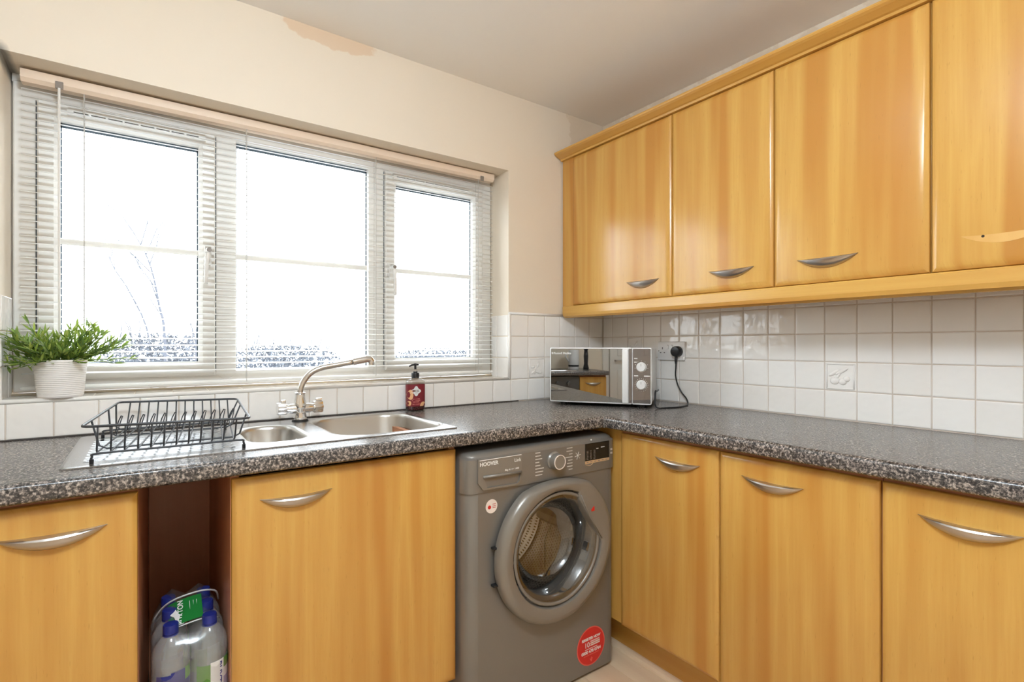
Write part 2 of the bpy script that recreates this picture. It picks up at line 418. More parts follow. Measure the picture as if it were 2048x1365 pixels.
# reveal tiles and sill tiles
for x, rz in ((WX1, -PI / 2), (WX0, PI / 2)):
    for r in range(1, 4):
        for y0, y1 in ((.006, .1), (.1, .148)):
            z0 = ROWS[r] + (.006 if r == 1 else 0)
            tile(wn, (x + (-.004 if rz < 0 else .004), (y0 + y1) / 2, (z0 + ROWS[r + 1]) / 2), y1 - y0, ROWS[r + 1] - z0, rz)
for k in range(17):
    o = tile(wn, (-.6635 - .1 * k, .082, 1.0285), .1032, .135, 0, 'sill_tile'); o.rotation_euler = (-PI / 2, 0, 0)
link('sill_bed', bbox((WX0, .004, 1.015), (WX1, .15, 1.0272)), 'grout', wn)
link('sealant', tube([(WX0, .143, 1.032), (WX1, .143, 1.030)], .0045, seg=8), mat('discoloured_sealant', lin(236, 218, 194), .6), wn, smooth=True)
# right wall
yl = [0.0] + [-.0665 - .1032 * k for k in range(24)]
for a, b in zip(yl, yl[1:]):
    for r in range(5):
        tile(we, (0, (a + b) / 2, (ROWS[r] + ROWS[r + 1]) / 2), a - b, ROWS[r + 1] - ROWS[r], -PI / 2)
relief(we, (0, (yl[11] + yl[12]) / 2 , (ROWS[1] + ROWS[2]) / 2), -PI / 2, 1)
relief(we, (0, (yl[2] + yl[3]) / 2, (ROWS[2] + ROWS[3]) / 2), -PI / 2, 2)
link('grout', bbox((.0028, yl[-1], .905), (.0045, 0, 1.43)), 'grout', we)

# ------------------------------------------------------------------ window
win = tag(thing('window_1', 'white plastic three-light window', None, (0, .15, 0)), kind='structure')
def frame_rect(x0, x1, z0, z1, wd, y0, y1, name, parent, material='upvc', bev=.004, sl=.012):
    f = None
    bm = new_bm()
    outer = [(x0, z0), (x1, z0), (x1, z1), (x0, z1)]; inner = [(x0 + wd, z0 + wd), (x1 - wd, z0 + wd), (x1 - wd, z1 - wd), (x0 + wd, z1 - wd)]
    mid = [(x0 + wd - sl, z0 + wd - sl), (x1 - wd + sl, z0 + wd - sl), (x1 - wd + sl, z1 - wd + sl), (x0 + wd - sl, z1 - wd + sl)]
    ed = [(x0 + bev, z0 + bev), (x1 - bev, z0 + bev), (x1 - bev, z1 - bev), (x0 + bev, z1 - bev)]
    L = [[(a, y1, b) for a, b in outer], [(a, y0 + bev, b) for a, b in outer], [(a, y0, b) for a, b in ed], [(a, y0, b) for a, b in mid], [(a, y0 + .012, b) for a, b in inner], [(a, y1, b) for a, b in inner]]
    rings(bm, L, False, False)
    return link(name, bm, material, parent)
fr = frame_rect(WX0 + .004, WX1 - .004, 1.036, 1.970, .052, .15, .22, 'frame', win, sl=.002)
link('head_packer', bbox((WX0 + .002, .155, 1.966), (WX1 - .002, .225, 1.99)), 'upvc', win)
for x0, x1 in ((-1.782, -1.718), (-1.227, -1.160)):
    link('mullion', bbox((x0, .1494, 1.076), (x1, .22, 1.932), .003), 'upvc', win)
    # V-shaped weld notch at the mullion foot
    xm = (x0 + x1) / 2
    link('weld_seam', tube([(x0, .1495, 1.078), (xm, .1495, 1.052), (x1, .1495, 1.078)], .0012, seg=6), 'upvc', win)
def lights(parent, x0, x1, z0, z1, y):
    link('pane', bbox((x0, y, z0), (x1, y + .004, z1)), 'pane', parent)
    bm = new_bm()
    for a, b, c, d in ((x0, x1, z1 - .016, z1), (x0, x1, z0, z0 + .004), (x0, x0 + .006, z0, z1), (x1 - .006, x1, z0, z1)): box(bm, (a, y - .004, c), (b, y - .001, d))
    link('gasket', bm, 'gasket', parent)
    link('glazing_bar', bbox((x0, y - .006, 1.493), (x1, y - .001, 1.513), .002), 'bar', parent)
SZ0, SZ1 = 1.072, 1.922
for i, (x0, x1) in enumerate(((-2.2525, -1.7855), (-1.1565, -.6715))):
    sh = frame_rect(x0, x1, SZ0, SZ1, .050, .135, .2, 'sash', win)
    frame_rect(x0 - .028, x1 + .028, SZ0 - .028, SZ1 + .028, .046, .158, .215, 'sash_rebate', win)
    g = .004                                               # rubber weather seal, set deep in the groove round the sash
    bm = new_bm()
    for a, b, c, d in ((x0 - g, x0 + .002, SZ0, SZ1), (x1 - .002, x1 + g, SZ0, SZ1)): box(bm, (a, .1565, c), (b, .1585, d))
    link('weather_seal', bm, 'gasket', win)
    lights(sh, x0 + .048, x1 - .048, SZ0 + .048, SZ1 - .048, .172)
    # trickle vent with dark slots
    vx0, vx1 = (x0 + .07, x1 - .03) if i == 0 else (x0 + .03, x1 - .06)
    n = 8; st_ = (vx1 - vx0 - .03) / n
    bm = new_bm(); box(bm, (vx0, .124, 1.9005), (vx1, .136, 1.911)); box(bm, (vx0, .124, 1.889), (vx1, .136, 1.8965))
    for k in range(n + 1): box(bm, ((vx0 if k == 0 else vx0 + .009 + k * st_), .124, 1.8965), ((vx1 if k == n else vx0 + .015 + k * st_), .136, 1.9005))
    v = link('trickle_vent', bm, 'upvc', sh)                # open slots, fly mesh at their back
    for k in range(n): link('slot', bbox((vx0 + .015 + k * st_, .1325, 1.8965), (vx0 + .009 + (k + 1) * st_, .1345, 1.9005)), 'gasket', v)
    # espagnolette handle
    hx = x1 - .024 if i == 0 else x0 + .024
    hd = link('window_handle', bbox((hx - .011, .122, 1.455), (hx + .011, .136, 1.525), .004), 'upvc', sh)
    link('lever', tube(smooth_path([(hx, .128, 1.51), (hx, .108, 1.508), (hx + (.003 if i else -.004), .1, 1.47), (hx + (.006 if i else -.008), .102, 1.39)], 5), [.007] * 5 + [.0075] * 5 + [.006] * 6, seg=10), 'upvc', hd, smooth=True)
    link('lock', lathe([(.0075, 0), (.0075, -.004)], (hx + .002, .1, 1.508), 'y', 12), 'clip', hd)
lights(win, -1.72, -1.225, 1.080, 1.918, .176)
link('pane', bbox((WX0 + .02, .185, 1.06), (WX1 - .02, .186, 1.07)), 'upvc', win).name = 'frame_core'

# ------------------------------------------------------------------ venetian blind
bl = thing('venetian_blind', 'white venetian blind with many thin slats across the window', 'blind', (-1.46, .105, 1.06))
BX0, BX1, BY = -2.284, -.640, .105
prof = [(.082, 1.982), (.126, 1.982), (.126, 1.95), (.092, 1.948), (.082, 1.958)]
link('headrail', rings(new_bm(), [[(BX0 + .002, y, z) for y, z in prof], [(BX1 + .0, y, z + .004) for y, z in prof]]), 'headrail', bl)
zt, pitch, nsl = 1.932, .0215, 40
sl0 = None
for k in range(nsl):
    z = zt - pitch * k
    bm = new_bm(); P = []
    droop = 0
    for x in (BX0, BX0 + .55, BX0 + 1.1, BX1):
        P.append([(x, BY + t * .0104 * math.cos(.2), .0012 * (1 - t * t) + t * .0104 * math.sin(.2)) for t in (-1, -.5, 0, .5, 1)] + [(x, BY + t * .0104 * math.cos(.2), .0012 * (1 - t * t) + t * .0104 * math.sin(.2) - .0008) for t in (1, .5, 0, -.5, -1)])
    if sl0 is None:
        rings(bm, P); bmesh.ops.transform(bm, matrix=Matrix.Translation((0, 0, z)), verts=bm.verts)
        sl0 = link('slat', bm, 'slat', bl, smooth=False)
    else:
        bm.free(); o = sl0.copy(); C.objects.link(o); o.location.z = -pitch * k
        o.rotation_euler = (0, random.uniform(-.0006, .0006), 0)
        if k >= nsl - 3: o.rotation_euler = (random.uniform(-.1, .25), .004 * (nsl - k), 0) if False else (0, .002, 0)
link('bottom_rail', bbox((BX0, .094, 1.047), (BX1, .117, 1.058), .004), 'slat', bl)
for x in (-2.14, -1.692, -1.215, -.722):
    link('ladder_cord', tube([(x, .0935, 1.95), (x, .0935, 1.05)], .0013, seg=6), 'cord', bl); link('ladder_cord', tube([(x, .1165, 1.95), (x, .1165, 1.05)], .0008, seg=6), 'cord', bl)
link('tilt_wand', tube([(-2.196, .078, 1.945), (-2.196, .077, 1.5), (-2.195, .076, 1.16)], .0035, seg=6), 'upvc', bl)
for x in (-2.196, -.708): link('bracket_clip', bbox((x - .009, .0795, 1.944), (x + .009, .083, 1.966), .001, 1), 'clip', bl)

# ------------------------------------------------------------------ doors and handles
def door_bm(c0, c1, z0, z1, face, axis, th=.021):
    """slab with rounded, mitred front edges; axis 'x' faces -x at x=face, axis 'y' faces -y at y=face"""
    bm = new_bm(); prof = [(0, th), (0, .0125), (.0015, .0088), (.006, .0056), (.013, .0026), (.020, .0008), (.024, 0)]
    rs = []
    for ins, d in prof:
        pts = [(c0 + ins, z0 + ins), (c1 - ins, z0 + ins), (c1 - ins, z1 - ins), (c0 + ins, z1 - ins)]
        rs.append([(face + d, a, b) if axis == 'x' else (a, face + d, b) for a, b in pts])
    return rings(bm, rs)
def handle_bm(c, z, face, axis, ln=.172):
    bm = new_bm(); rs = []; n = 20
    for i in range(n + 1):
        s = -1 + 2 * i / n; e = max(1 - s * s, .004); a = c + s * ln / 2; lift = .004 * s * s
        h, p = .029 * e ** .9, .003 + .021 * e
        sec = [(-.0005, 0), (.55 * p, .0012 * e), (.9 * p, -.001), (p, -.005 * e), (.93 * p, -.4 * h), (.7 * p, -.72 * h), (.35 * p, -.93 * h), (-.0005, -h)]
        rs.append([(face - d, a, z + lift + zz) if axis == 'x' else (a, face - d, z + lift + zz) for d, zz in sec])
    return rings(bm, rs)
def add_door(cab, c0, c1, z0, z1, face, axis, hz, hc=None):
    d = link('door', door_bm(c0, c1, z0, z1, face, axis), 'wood', cab, auto=25)
    if hz: link('handle', handle_bm((c0 + c1) / 2 if hc is None else hc, hz, face, axis), 'nickel', d, auto=40)
    return d

# upper cabinets on the right wall
UX, UZ0, UZ1 = -.300, 1.372, 2.092
ub = [-.083, -.6625, -1.0685, -1.486, -1.93]
LU = ['beech wall cabinet in the room corner beside the window, handle low on its door', 'beech wall cabinet between the corner cabinet and the next handled one',
      'handled beech wall cabinet directly beside the one with the missing handle', 'beech wall cabinet with missing handle, showing a pale mark and screw hole']
for i in range(4):
    y1, y0 = ub[i], ub[i + 1]
    t = thing('wall_cabinet', LU[i], 'cabinet', (-.14, (y0 + y1) / 2, UZ0), group='wall cabinets on the right wall')
    yy1 = -.004 if i == 0 else y1
    link('body', bbox((-.277, y0 + .0015, UZ0 - .002), (-.002, yy1 - .0015, UZ1 + .002)), 'wood', t)
    if i == 0: link('filler_strip', bbox((-.286, y1 + .002, UZ0 - .002), (-.277, -.004, UZ1 + .002)), 'wood', t)
    hc = {0: -.521, 1: -.919, 2: -1.233}.get(i)
    d = add_door(t, y0 + .0022, y1 - .0022, UZ0, UZ1, UX, 'x', 1.4445 if i < 3 else None, hc)
    if i == 3:
        # unfaded outline of the lost handle and its screw hole
        c, z = -1.63, 1.4515; pts = []
        for k in range(17): s = -1 + k / 8; pts.append((c + s * .08, z + .004 * s * s))
        for k in range(15, 0, -1): s = -1 + k / 8; pts.append((c + s * .08, z + .004 * s * s - .022 * (1 - s * s)))
        link('handle_mark', prism(pts, lambda a, b: (UX + .0002, a, b), lambda a, b: (UX - .0004, a, b)), 'ghost', d)
        link('screw_hole', lathe([(.0032, 0), (.0032, -.0012)], (UX + .0002, -1.5925, 1.4495), 'x', 14), 'hole', d)
def sweep_y(prof, y0, y1): return rings(new_bm(), [[(x, y0, z) for x, z in prof], [(x, y1, z) for x, z in prof]])
t = tag(link('cornice', sweep_y([(-.02, 2.094), (-.300, 2.094), (-.303, 2.101), (-.311, 2.103), (-.322, 2.108), (-.333, 2.113), (-.340, 2.118), (-.342, 2.122), (-.342, 2.127), (-.02, 2.127)], -2.2, -.004), 'wood_h'), 'long beech cornice moulding along the top of the wall cabinets', 'cornice')
t = tag(link('light_pelmet', sweep_y([(-.262, 1.370), (-.296, 1.370), (-.3, 1.366), (-.300, 1.333), (-.296, 1.320), (-.285, 1.313), (-.262, 1.313)], -2.2, -.018), 'wood_h'), 'long beech pelmet strip under the wall cabinets', 'pelmet')
tag(link('cornice_return', bbox((-.02, -2.2, 2.096), (TH, -.004, 2.13)), 'wood_h'), 'beech backing strip behind the cornice on the right wall', 'cornice')

# base cabinets on the right wall
RX, BZ0, BZ1 = -.575, .154, .857
rb = [-.646, -1.0455, -1.467, -1.885, -2.3]
LR = ['narrow beech base cabinet next to the washing machine', 'wide beech base cabinet second along from the washing machine', 'beech base cabinet third along from the washing machine', 'beech base cabinet fourth along from the washing machine']
for i in range(4):
    y1, y0 = rb[i], rb[i + 1]
    t = thing('base_cabinet', LR[i], 'cabinet', (-.28, (y0 + y1) / 2, 0), group='base cabinets under the right worktop')
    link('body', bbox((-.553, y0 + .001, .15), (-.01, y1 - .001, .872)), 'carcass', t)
    add_door(t, y0 + .002, y1 - .002, BZ0, BZ1, RX, 'x', .797, {0: -.898, 1: -1.209, 2: -1.6275}.get(i))
tag(link('corner_post', bbox((-.5555, -.644, .15), (-.541, -.04, .872), .002, 1), 'wood'), 'beech corner post panel between washing machine and first right cabinet', 'panel')
tag(link('plinth', bbox((-.478, -2.3, 0), (-.462, -.05, .15)), 'plinth'), 'brown plinth board under the right base cabinets', 'plinth')
tag(link('floor_bead', prism([(-.478, 0), (-.500, 0), (-.499, .006), (-.493, .013), (-.484, .018), (-.478, .019)], lambda a, b: (a, -2.3, b), lambda a, b: (a, -.05, b)), 'floor'), 'thin oak floor bead along the plinth foot', 'bead')

# base run under the window
WY = -.575
t = thing('sink_cabinet', 'wide beech base cabinet under the sink left of the washing machine', 'cabinet', (-1.515, -.28, 0), group='base cabinets under the window worktop')
bm = new_bm(); box(bm, (-1.818, -.436, .15), (-1.80, -.01, .872)); box(bm, (-1.228, -.553, .15), (-1.21, -.01, .872)); box(bm, (-1.80, -.553, .15), (-1.228, -.01, .168)); box(bm, (-1.8, -.02, .168), (-1.228, -.01, .872))
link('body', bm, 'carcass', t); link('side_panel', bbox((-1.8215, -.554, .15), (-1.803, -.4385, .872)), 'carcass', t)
add_door(t, -1.820, -1.211, BZ0, BZ1 + .003, WY, 'y', .799, -1.674)
t = thing('base_cabinet', 'beech base cabinet left of the open bottle gap under the draining board', 'cabinet', (-2.24, -.28, 0), group='base cabinets under the window worktop')
link('body', bbox((-2.48, -.553, .15), (-2.004, -.01, .872)), 'carcass', t); link('side_panel', prism([(-2.004, -.552), (-2.000, -.552), (-1.979, -.03), (-2.004, -.03)], lambda a, b: (a, b, .15), lambda a, b: (a, b, .872)), 'carcass', t)  # side panel skewed into a wedge so its inner face catches little light
add_door(t, -2.48, -2.0005, BZ0, BZ1 + .003, WY, 'y', .7995, -2.138)
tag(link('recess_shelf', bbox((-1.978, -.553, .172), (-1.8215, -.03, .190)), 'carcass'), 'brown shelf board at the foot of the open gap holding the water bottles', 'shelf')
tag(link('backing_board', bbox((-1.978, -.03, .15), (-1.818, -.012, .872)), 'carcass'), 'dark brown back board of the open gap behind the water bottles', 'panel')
tag(link('plinth', bbox((-3.04, -.50, 0), (-1.215, -.484, .15)), 'plinth'), 'brown plinth board under the window base cabinets', 'plinth')

# ------------------------------------------------------------------ worktop
FX, FY, FL, EL, ER = -.612, -.607, -3.10, -1.68, -2.5
SK = (-2.136, -1.176, -.522, -.055)                        # sink outline
bm = new_bm()
prof = [(.03, .915), (.014, .915), (.008, .9142), (.003, .9115), (.0005, .907), (0, .902), (0, .884), (.001, .879), (.004, .8755), (.01, .873), (.03, .873)]
path = lambda d: [(FL - d, EL), (FL - d, FY + d), (FX + d, FY + d), (FX + d, ER)]
rings(bm, [[(a, b, z) for a, b in path(d)] for d, z in prof], False, False, closed=False)
outl = path(.03) + [(-.002, ER), (-.002, -.002), (XL + .002, -.002), (XL + .002, EL)]
hole = rrect((SK[0] + SK[1]) / 2, (SK[2] + SK[3]) / 2, (SK[1] - SK[0]) / 2 - .012, (SK[3] - SK[2]) / 2 - .012, .02, 3)[::-1]
for z in (.915, .873): poly(bm, [outl, hole], lambda a, b, z=z: (a, b, z))
for y in (EL, ER):
    pr = [((FL - d) if y == EL else (FX + d), y, z) for d, z in prof]; xe = XL + .002 if y == EL else -.002
    bm.faces.new([bm.verts.new(p) for p in pr + [(xe, y, .873), (xe, y, .915)]])
bmesh.ops.remove_doubles(bm, verts=bm.verts, dist=.0004)
wt = tag(link('worktop', bm, 'worktop', auto=50), 'dark grey speckled laminate worktop running round the corner with rolled edge', 'worktop')
link('mitre_joint', bbox((FX - .001, FY - .0012, .874), (FX + .0014, FY + .001, .9145)), mat('joint_line', lin(150, 146, 142), .4), wt)
tag(link('sealant_bead', tube([(-2.9, -.001, .9165), (-1.6, -.001, .9165), (-.56, -.001, .9165)], .003, seg=6), mat('mouldy_sealant', lin(62, 56, 52), .7)), 'dark mouldy sealant line where worktop meets the window wall tiles', 'sealant')

# ------------------------------------------------------------------ sink
sk = thing('sink', 'stainless steel sink with one and a half bowls and ridged drainer', 'sink', (-1.65, -.29, .915))
DZ = .9185
b1 = (-1.362, -.285, .168, .198, .085); b2 = (-1.682, -.300, .074, .148, .068)
bm = new_bm()
oc = ((SK[0] + SK[1]) / 2, (SK[2] + SK[3]) / 2, (SK[1] - SK[0]) / 2, (SK[3] - SK[2]) / 2)
lp = rrect(*oc, .012, 3)
R1 = rrect(b1[0], b1[1], b1[2] + .014, b1[3] + .012, b1[4] + .012, 8); R2 = rrect(b2[0], b2[1], b2[2] + .012, b2[3] + .012, b2[4] + .01, 8)
ins = rrect(oc[0], oc[1], oc[2] - .006, oc[3] - .006, .008, 3)
DR = rrect(-1.95, -.295, .150, .185, .02, 3)
poly(bm, [ins, R1[::-1], R2[::-1], DR[::-1]], lambda a, b: (a, b, DZ + .0015))
rings(bm, [[(a, b, .9155) for a, b in lp], [(a, b, DZ) for a, b in lp], [(a, b, DZ + .0015) for a, b in ins]], False, False)
link('deck', bm, 'steel', sk, auto=40)
for (cx, cy, hx, hy, r), dp, nm in ((b1, .15, 'main_bowl'), (b2, .10, 'half_bowl')):
    bm = new_bm(); rs = []
    for g, z in ((.013, .0015), (.006, 0), (.001, -.004), (-.001, -.012), (-.008, -dp + .03), (-.015, -dp + .012), (-.03, -dp + .002), (-.05, -dp)):
        rs.append([(a, b, DZ + z) for a, b in rrect(cx, cy, hx + g, hy + g, max(r + g, .01), 8)])
    rings(bm, rs, False, True); bo = link(nm, bm, 'bowl', sk, auto=50)
    link('waste', lathe([(.036, 0), (.036, .003), (.03, .0035), (.024, .001), (.001, .0005)], (cx, cy, DZ - dp), 'z', 24), 'chrome', bo, auto=40)
link('overflow', lathe([(.012, .0), (.012, -.004), (.008, -.005), (.001, -.005)], (b2[0] + b2[2] - .003, b2[1] + .0, DZ - .035), 'x', 16), 'chrome', sk)
# ridged drainer: corrugated panel, ridges running along the sink
bm = new_bm(); ys = []
n = 11
for i in range(n * 8 + 1):
    t = i / (n * 8); y = -.295 - .185 + .37 * t; z = DZ - .003 + .0034 * max(0, math.sin(2 * PI * n * t)) ** .5 if .02 < t < .98 else DZ + .0015
    ys.append((y, z))
rings(bm, [[(x, y, z if 0 < k < 3 else DZ + .0015) for y, z in ys] for k, x in enumerate((-2.100, -2.085, -1.815, -1.800))], False, False, closed=False)
link('drainer', bm, 'steel', sk, smooth=True)

# ------------------------------------------------------------------ mixer tap
tp = thing('mixer_tap', 'chrome mixer tap with swivel spout and two lever knobs behind the sink', 'tap', (-1.556, -.1, DZ))
TX, TY = -1.556, -.1
link('base_collar', lathe([(.027, .0), (.027, .004), (.024, .008)], (TX, TY, DZ), 'z', 24), 'black', tp, smooth=False)
link('body', lathe([(.022, .006), (.0225, .016), (.020, .028), (.021, .04), (.022, .055), (.020, .066), (.017, .08), (.016, .092), (.0175, .094), (.0175, .098), (.014, .1)], (TX, TY, DZ), 'z', 24), 'chrome', tp, auto=40)
for s in (-1, 1):
    link('valve_arm', lathe([(.017, .012), (.017, .03), (.0145, .036), (.0145, .046)], (TX, TY, DZ + .045), 'x', 20) if s > 0 else lathe([(.017, -.012), (.017, -.03), (.0145, -.036), (.0145, -.046)], (TX, TY, DZ + .045), 'x', 20), 'chrome', tp, auto=40)
    bm = new_bm(); rs = []
    for h, r in ((.044, .019), (.046, .0205), (.07, .0205), (.073, .019)):
        rs.append([(TX + s * h, TY + (r * (1 + .10 * math.cos(6 * a))) * math.cos(a), DZ + .047 + (r * (1 + .10 * math.cos(6 * a))) * math.sin(a)) for a in [2 * PI * k / 36 for k in range(36)]])
    rings(bm, rs); kb = link('knob', bm, 'chrome', tp, auto=30)
    link('lever', bbox((TX + s * .05 - .012 * (s < 0), TY - .008, DZ + .062), (TX + s * .05 + .018 * (s > 0) + .004, TY + .008, DZ + .077), .004), 'chrome', kb, auto=40)
sp = smooth_path([(TX, TY, DZ + .096), (TX + .002, TY, 1.030), (TX + .012, TY, 1.055), (TX + .034, TY - .002, 1.082), (TX + .068, TY - .005, 1.099), (TX + .12, TY - .01, 1.1085), (TX + .175, TY - .016, 1.118)], 6)
so = link('spout', tube(sp, .0098, seg=16), 'spout', tp, smooth=True)
a, b = Vector((TX + .175, TY - .016, 1.118)), Vector((TX + .232, TY - .022, 1.1285))
link('nozzle', tube([a, a + (b - a) * .02, a + (b - a) * .85, b + Vector((.006, 0, -.001)), b + Vector((.010, -.001, -.008)), b + Vector((.009, -.001, -.021))], [.0105, .0125, .0125, .0125, .0125, .0115], seg=16), 'spout', so, auto=45)

# ------------------------------------------------------------------ dish rack
rk = thing('dish_rack', 'black wire dish drying rack standing on the ridged drainer', 'dish rack', (-1.92, -.3, .92))
A_, B_, C_, D_ = Vector((-2.100, -.525, 1.005)), Vector((-1.777, -.545, 1.000)), Vector((-1.745, -.075, 1.005)), Vector((-2.05, -.05, 1.0115))
def rounded(ps, r):
    out = []
    for i, p in enumerate(ps):
        a = (ps[i - 1] - p).normalized(); b = (ps[(i + 1) % len(ps)] - p).normalized()
        for t in (0, .33, .67, 1):
            out.append((1 - t) ** 2 * (p + a * r) + 2 * t * (1 - t) * p + t * t * (p + b * r))
    return out
link('rim', tube(rounded([A_, B_, C_, D_], .02), .0030, seg=8, closed=True), 'wire', rk, smooth=True)
FLOORZ = .944
nw = 12
for k in range(nw):
    s = .09 + .82 * k / (nw - 1)
    f0, f1 = A_.lerp(B_, s), D_.lerp(C_, s)
    g0 = Vector((-2.074 + .268 * k / (nw - 1), -.508, FLOORZ)); g1 = Vector((-2.03 + .255 * k / (nw - 1), -.13, FLOORZ))
    up = (f0 - g0).normalized(); 
    link('wire', tube([f0, g0 + (f0 - g0) * .1, g0 + Vector((0, .012, -.001)), g1 + Vector((0, -.012, -.001)), g1 + (f1 - g1) * .1, f1], .0019, seg=6), 'wire', rk, smooth=True)
for s, yb in ((.22, -.44), (.66, -.25), (.9, -.135)):
    f0, f1 = A_.lerp(D_, s), B_.lerp(C_, s); 
    g0 = Vector((-2.075 + .06 * (yb + .5), yb, FLOORZ - .003)); g1 = Vector((-1.79 + .03 * (yb + .5), yb, FLOORZ - .003))
    link('wire', tube([f0, g0 + (f0 - g0) * .12 , g0 + Vector((.012, 0, 0)), g1 + Vector((-.012, 0, 0)), g1 + (f1 - g1) * .12, f1], .0022, seg=6), 'wire', rk, smooth=True)
for yb, y2 in ((-.506, 0), (-.132, 0)):                    # two long foot rails with bent feet
    link('foot_rail', tube(smooth_path([(-2.083, yb + .012 * y2 * 1, DZ + .003), (-2.082, yb, FLOORZ - .008), (-2.068, yb, FLOORZ - .002), (-1.93, yb, FLOORZ - .002), (-1.80, yb, FLOORZ - .002), (-1.786, yb, FLOORZ - .008), (-1.785, yb + .012 * y2, DZ + .003)], 4), .0025, seg=8), 'wire', rk, smooth=True)
    for x in (-2.083, -1.785): link('foot', tube([(x, yb + .012 * y2, DZ + .002), (x, yb + .009 * y2, DZ + .012)], .0042, seg=8), 'black', rk)
for k in range(12):                                        # plate prongs, one bent loop each
    x = -2.05 + k * .0243; y = -.21
    link('prong', tube([(x - .003, y + .03, FLOORZ), (x + .004, y + .012, FLOORZ + .03), (x + .010, y, FLOORZ + .045), (x + .013, y - .001, FLOORZ + .044), (x + .006, y - .018, FLOORZ + .02), (x + .001, y - .035, FLOORZ)], .0015, seg=6), 'wire', rk, smooth=True)

# ------------------------------------------------------------------ soap dispenser
sd = thing('soap_dispenser', 'hand soap bottle with maroon label and black pump', 'soap bottle', (-1.100, -.036, .915))
cx, cy = -1.100, -.036
def oval(h, hx, hy, n=28, p=2.6):
    out = []
    for k in range(n):
        a = 2 * PI * k / n; c, s = math.cos(a), math.sin(a)
        out.append((cx + hx * math.copysign(abs(c) ** (2 / p), c), cy + hy * math.copysign(abs(s) ** (2 / p), s), .915 + h))
    return out
link('bottle', rings(new_bm(), [oval(0.001, .035, .022), oval(.004, .0385, .0255), oval(.116, .0385, .0255), oval(.123, .036, .023), oval(.127, .026, .017), oval(.129, .0135, .0125), oval(.135, .0125, .0125)]), 'soap_clear', sd, auto=50)
link('soap', rings(new_bm(), [oval(.003, .034, .021), oval(.006, .0370, .0240), oval(.100, .0370, .0240)]), 'maroon_soap', sd, auto=50)
lb = link('label', rings(new_bm(), [oval(.019, .0391, .0261), oval(.106, .0391, .0261)], False, False), 'maroon', sd, smooth=True)
def on_label(loop, dx, dz, name, material, off=.0004):
    """flat print wrapped on the bottle front"""
    pts = [(cx + dx + a, .915 + dz + b) for a, b in loop]
    f = lambda a: cy - .0261 * (max(0, 1 - (abs(a - cx) / .0391) ** 2.6)) ** (1 / 2.6)
    bm = new_bm(); vs = [bm.verts.new((a, f(a) - off, b)) for a, b in pts]; c = bm.verts.new((cx + dx, f(cx + dx) - off, .915 + dz))
    for i in range(len(vs)): bm.faces.new((c, vs[i], vs[(i + 1) % len(vs)]))
    return link(name, bm, material, lb)
dia = [((.0155 + .003 * math.cos(4 * a) ) * math.cos(a) * 1.1, (.0155 + .003 * math.cos(4 * a)) * math.sin(a) * 1.1) for a in [2 * PI * k / 40 for k in range(40)]]
on_label(dia, -.008, .080, 'badge', 'white_label', .0005)
for dz, wd, hh in ((.0835, .022, .0032), (.0785, .024, .0032), (.0735, .012, .0012)): on_label([(-wd / 2, -hh / 2), (wd / 2, -hh / 2), (wd / 2, hh / 2), (-wd / 2, hh / 2)], -.008, dz, 'print_line', 'clip', .0009)
on_label([(.010 * math.cos(a), .020 * math.sin(a)) for a in [2 * PI * k / 24 for k in range(24)]], -.0295, .066, 'fruit_print', 'peach', .0004)
on_label([(.006 * math.cos(a), .010 * math.sin(a)) for a in [2 * PI * k / 20 for k in range(20)]], -.0335, .032, 'fruit_print', 'peach', .0004)
on_label([(.015 * math.cos(a), .017 * math.sin(a)) for a in [PI * k / 16 for k in range(17)]], .023, .0195, 'fruit_print', 'peach', .0004)
for dz, wd in ((.049, .030), (.043, .034), (.037, .024), (.028, .030)): on_label([(-wd / 2, -.0016), (wd / 2, -.0016), (wd / 2, .0016), (-wd / 2, .0016)], -.008, dz, 'print_line', 'salmon', .0004)
link('pump_collar', lathe([(.0155, .131), (.0155, .150), (.0148, .152), (.009, .153), (.009, .158)], (cx, cy, .915), 'z', 24), 'black', sd, auto=40)
link('pump_stem', lathe([(.0035, .157), (.0035, .17)], (cx, cy, .915), 'z', 12), 'soap_clear', sd)
bm = lathe([(.0045, .166), (.0045, .190), (.0065, .181), (.0065, .185), (.004, .187)], (cx, cy, .915), 'z', 14)
tube([(cx + .014, cy + .0, 1.0995), (cx, cy, 1.101), (cx - .016, cy - .003, 1.0985), (cx - .028, cy - .005, 1.094)], [.003, .0042, .0038, .003], bm, 8)
link('pump_head', bm, 'black', sd, auto=50)

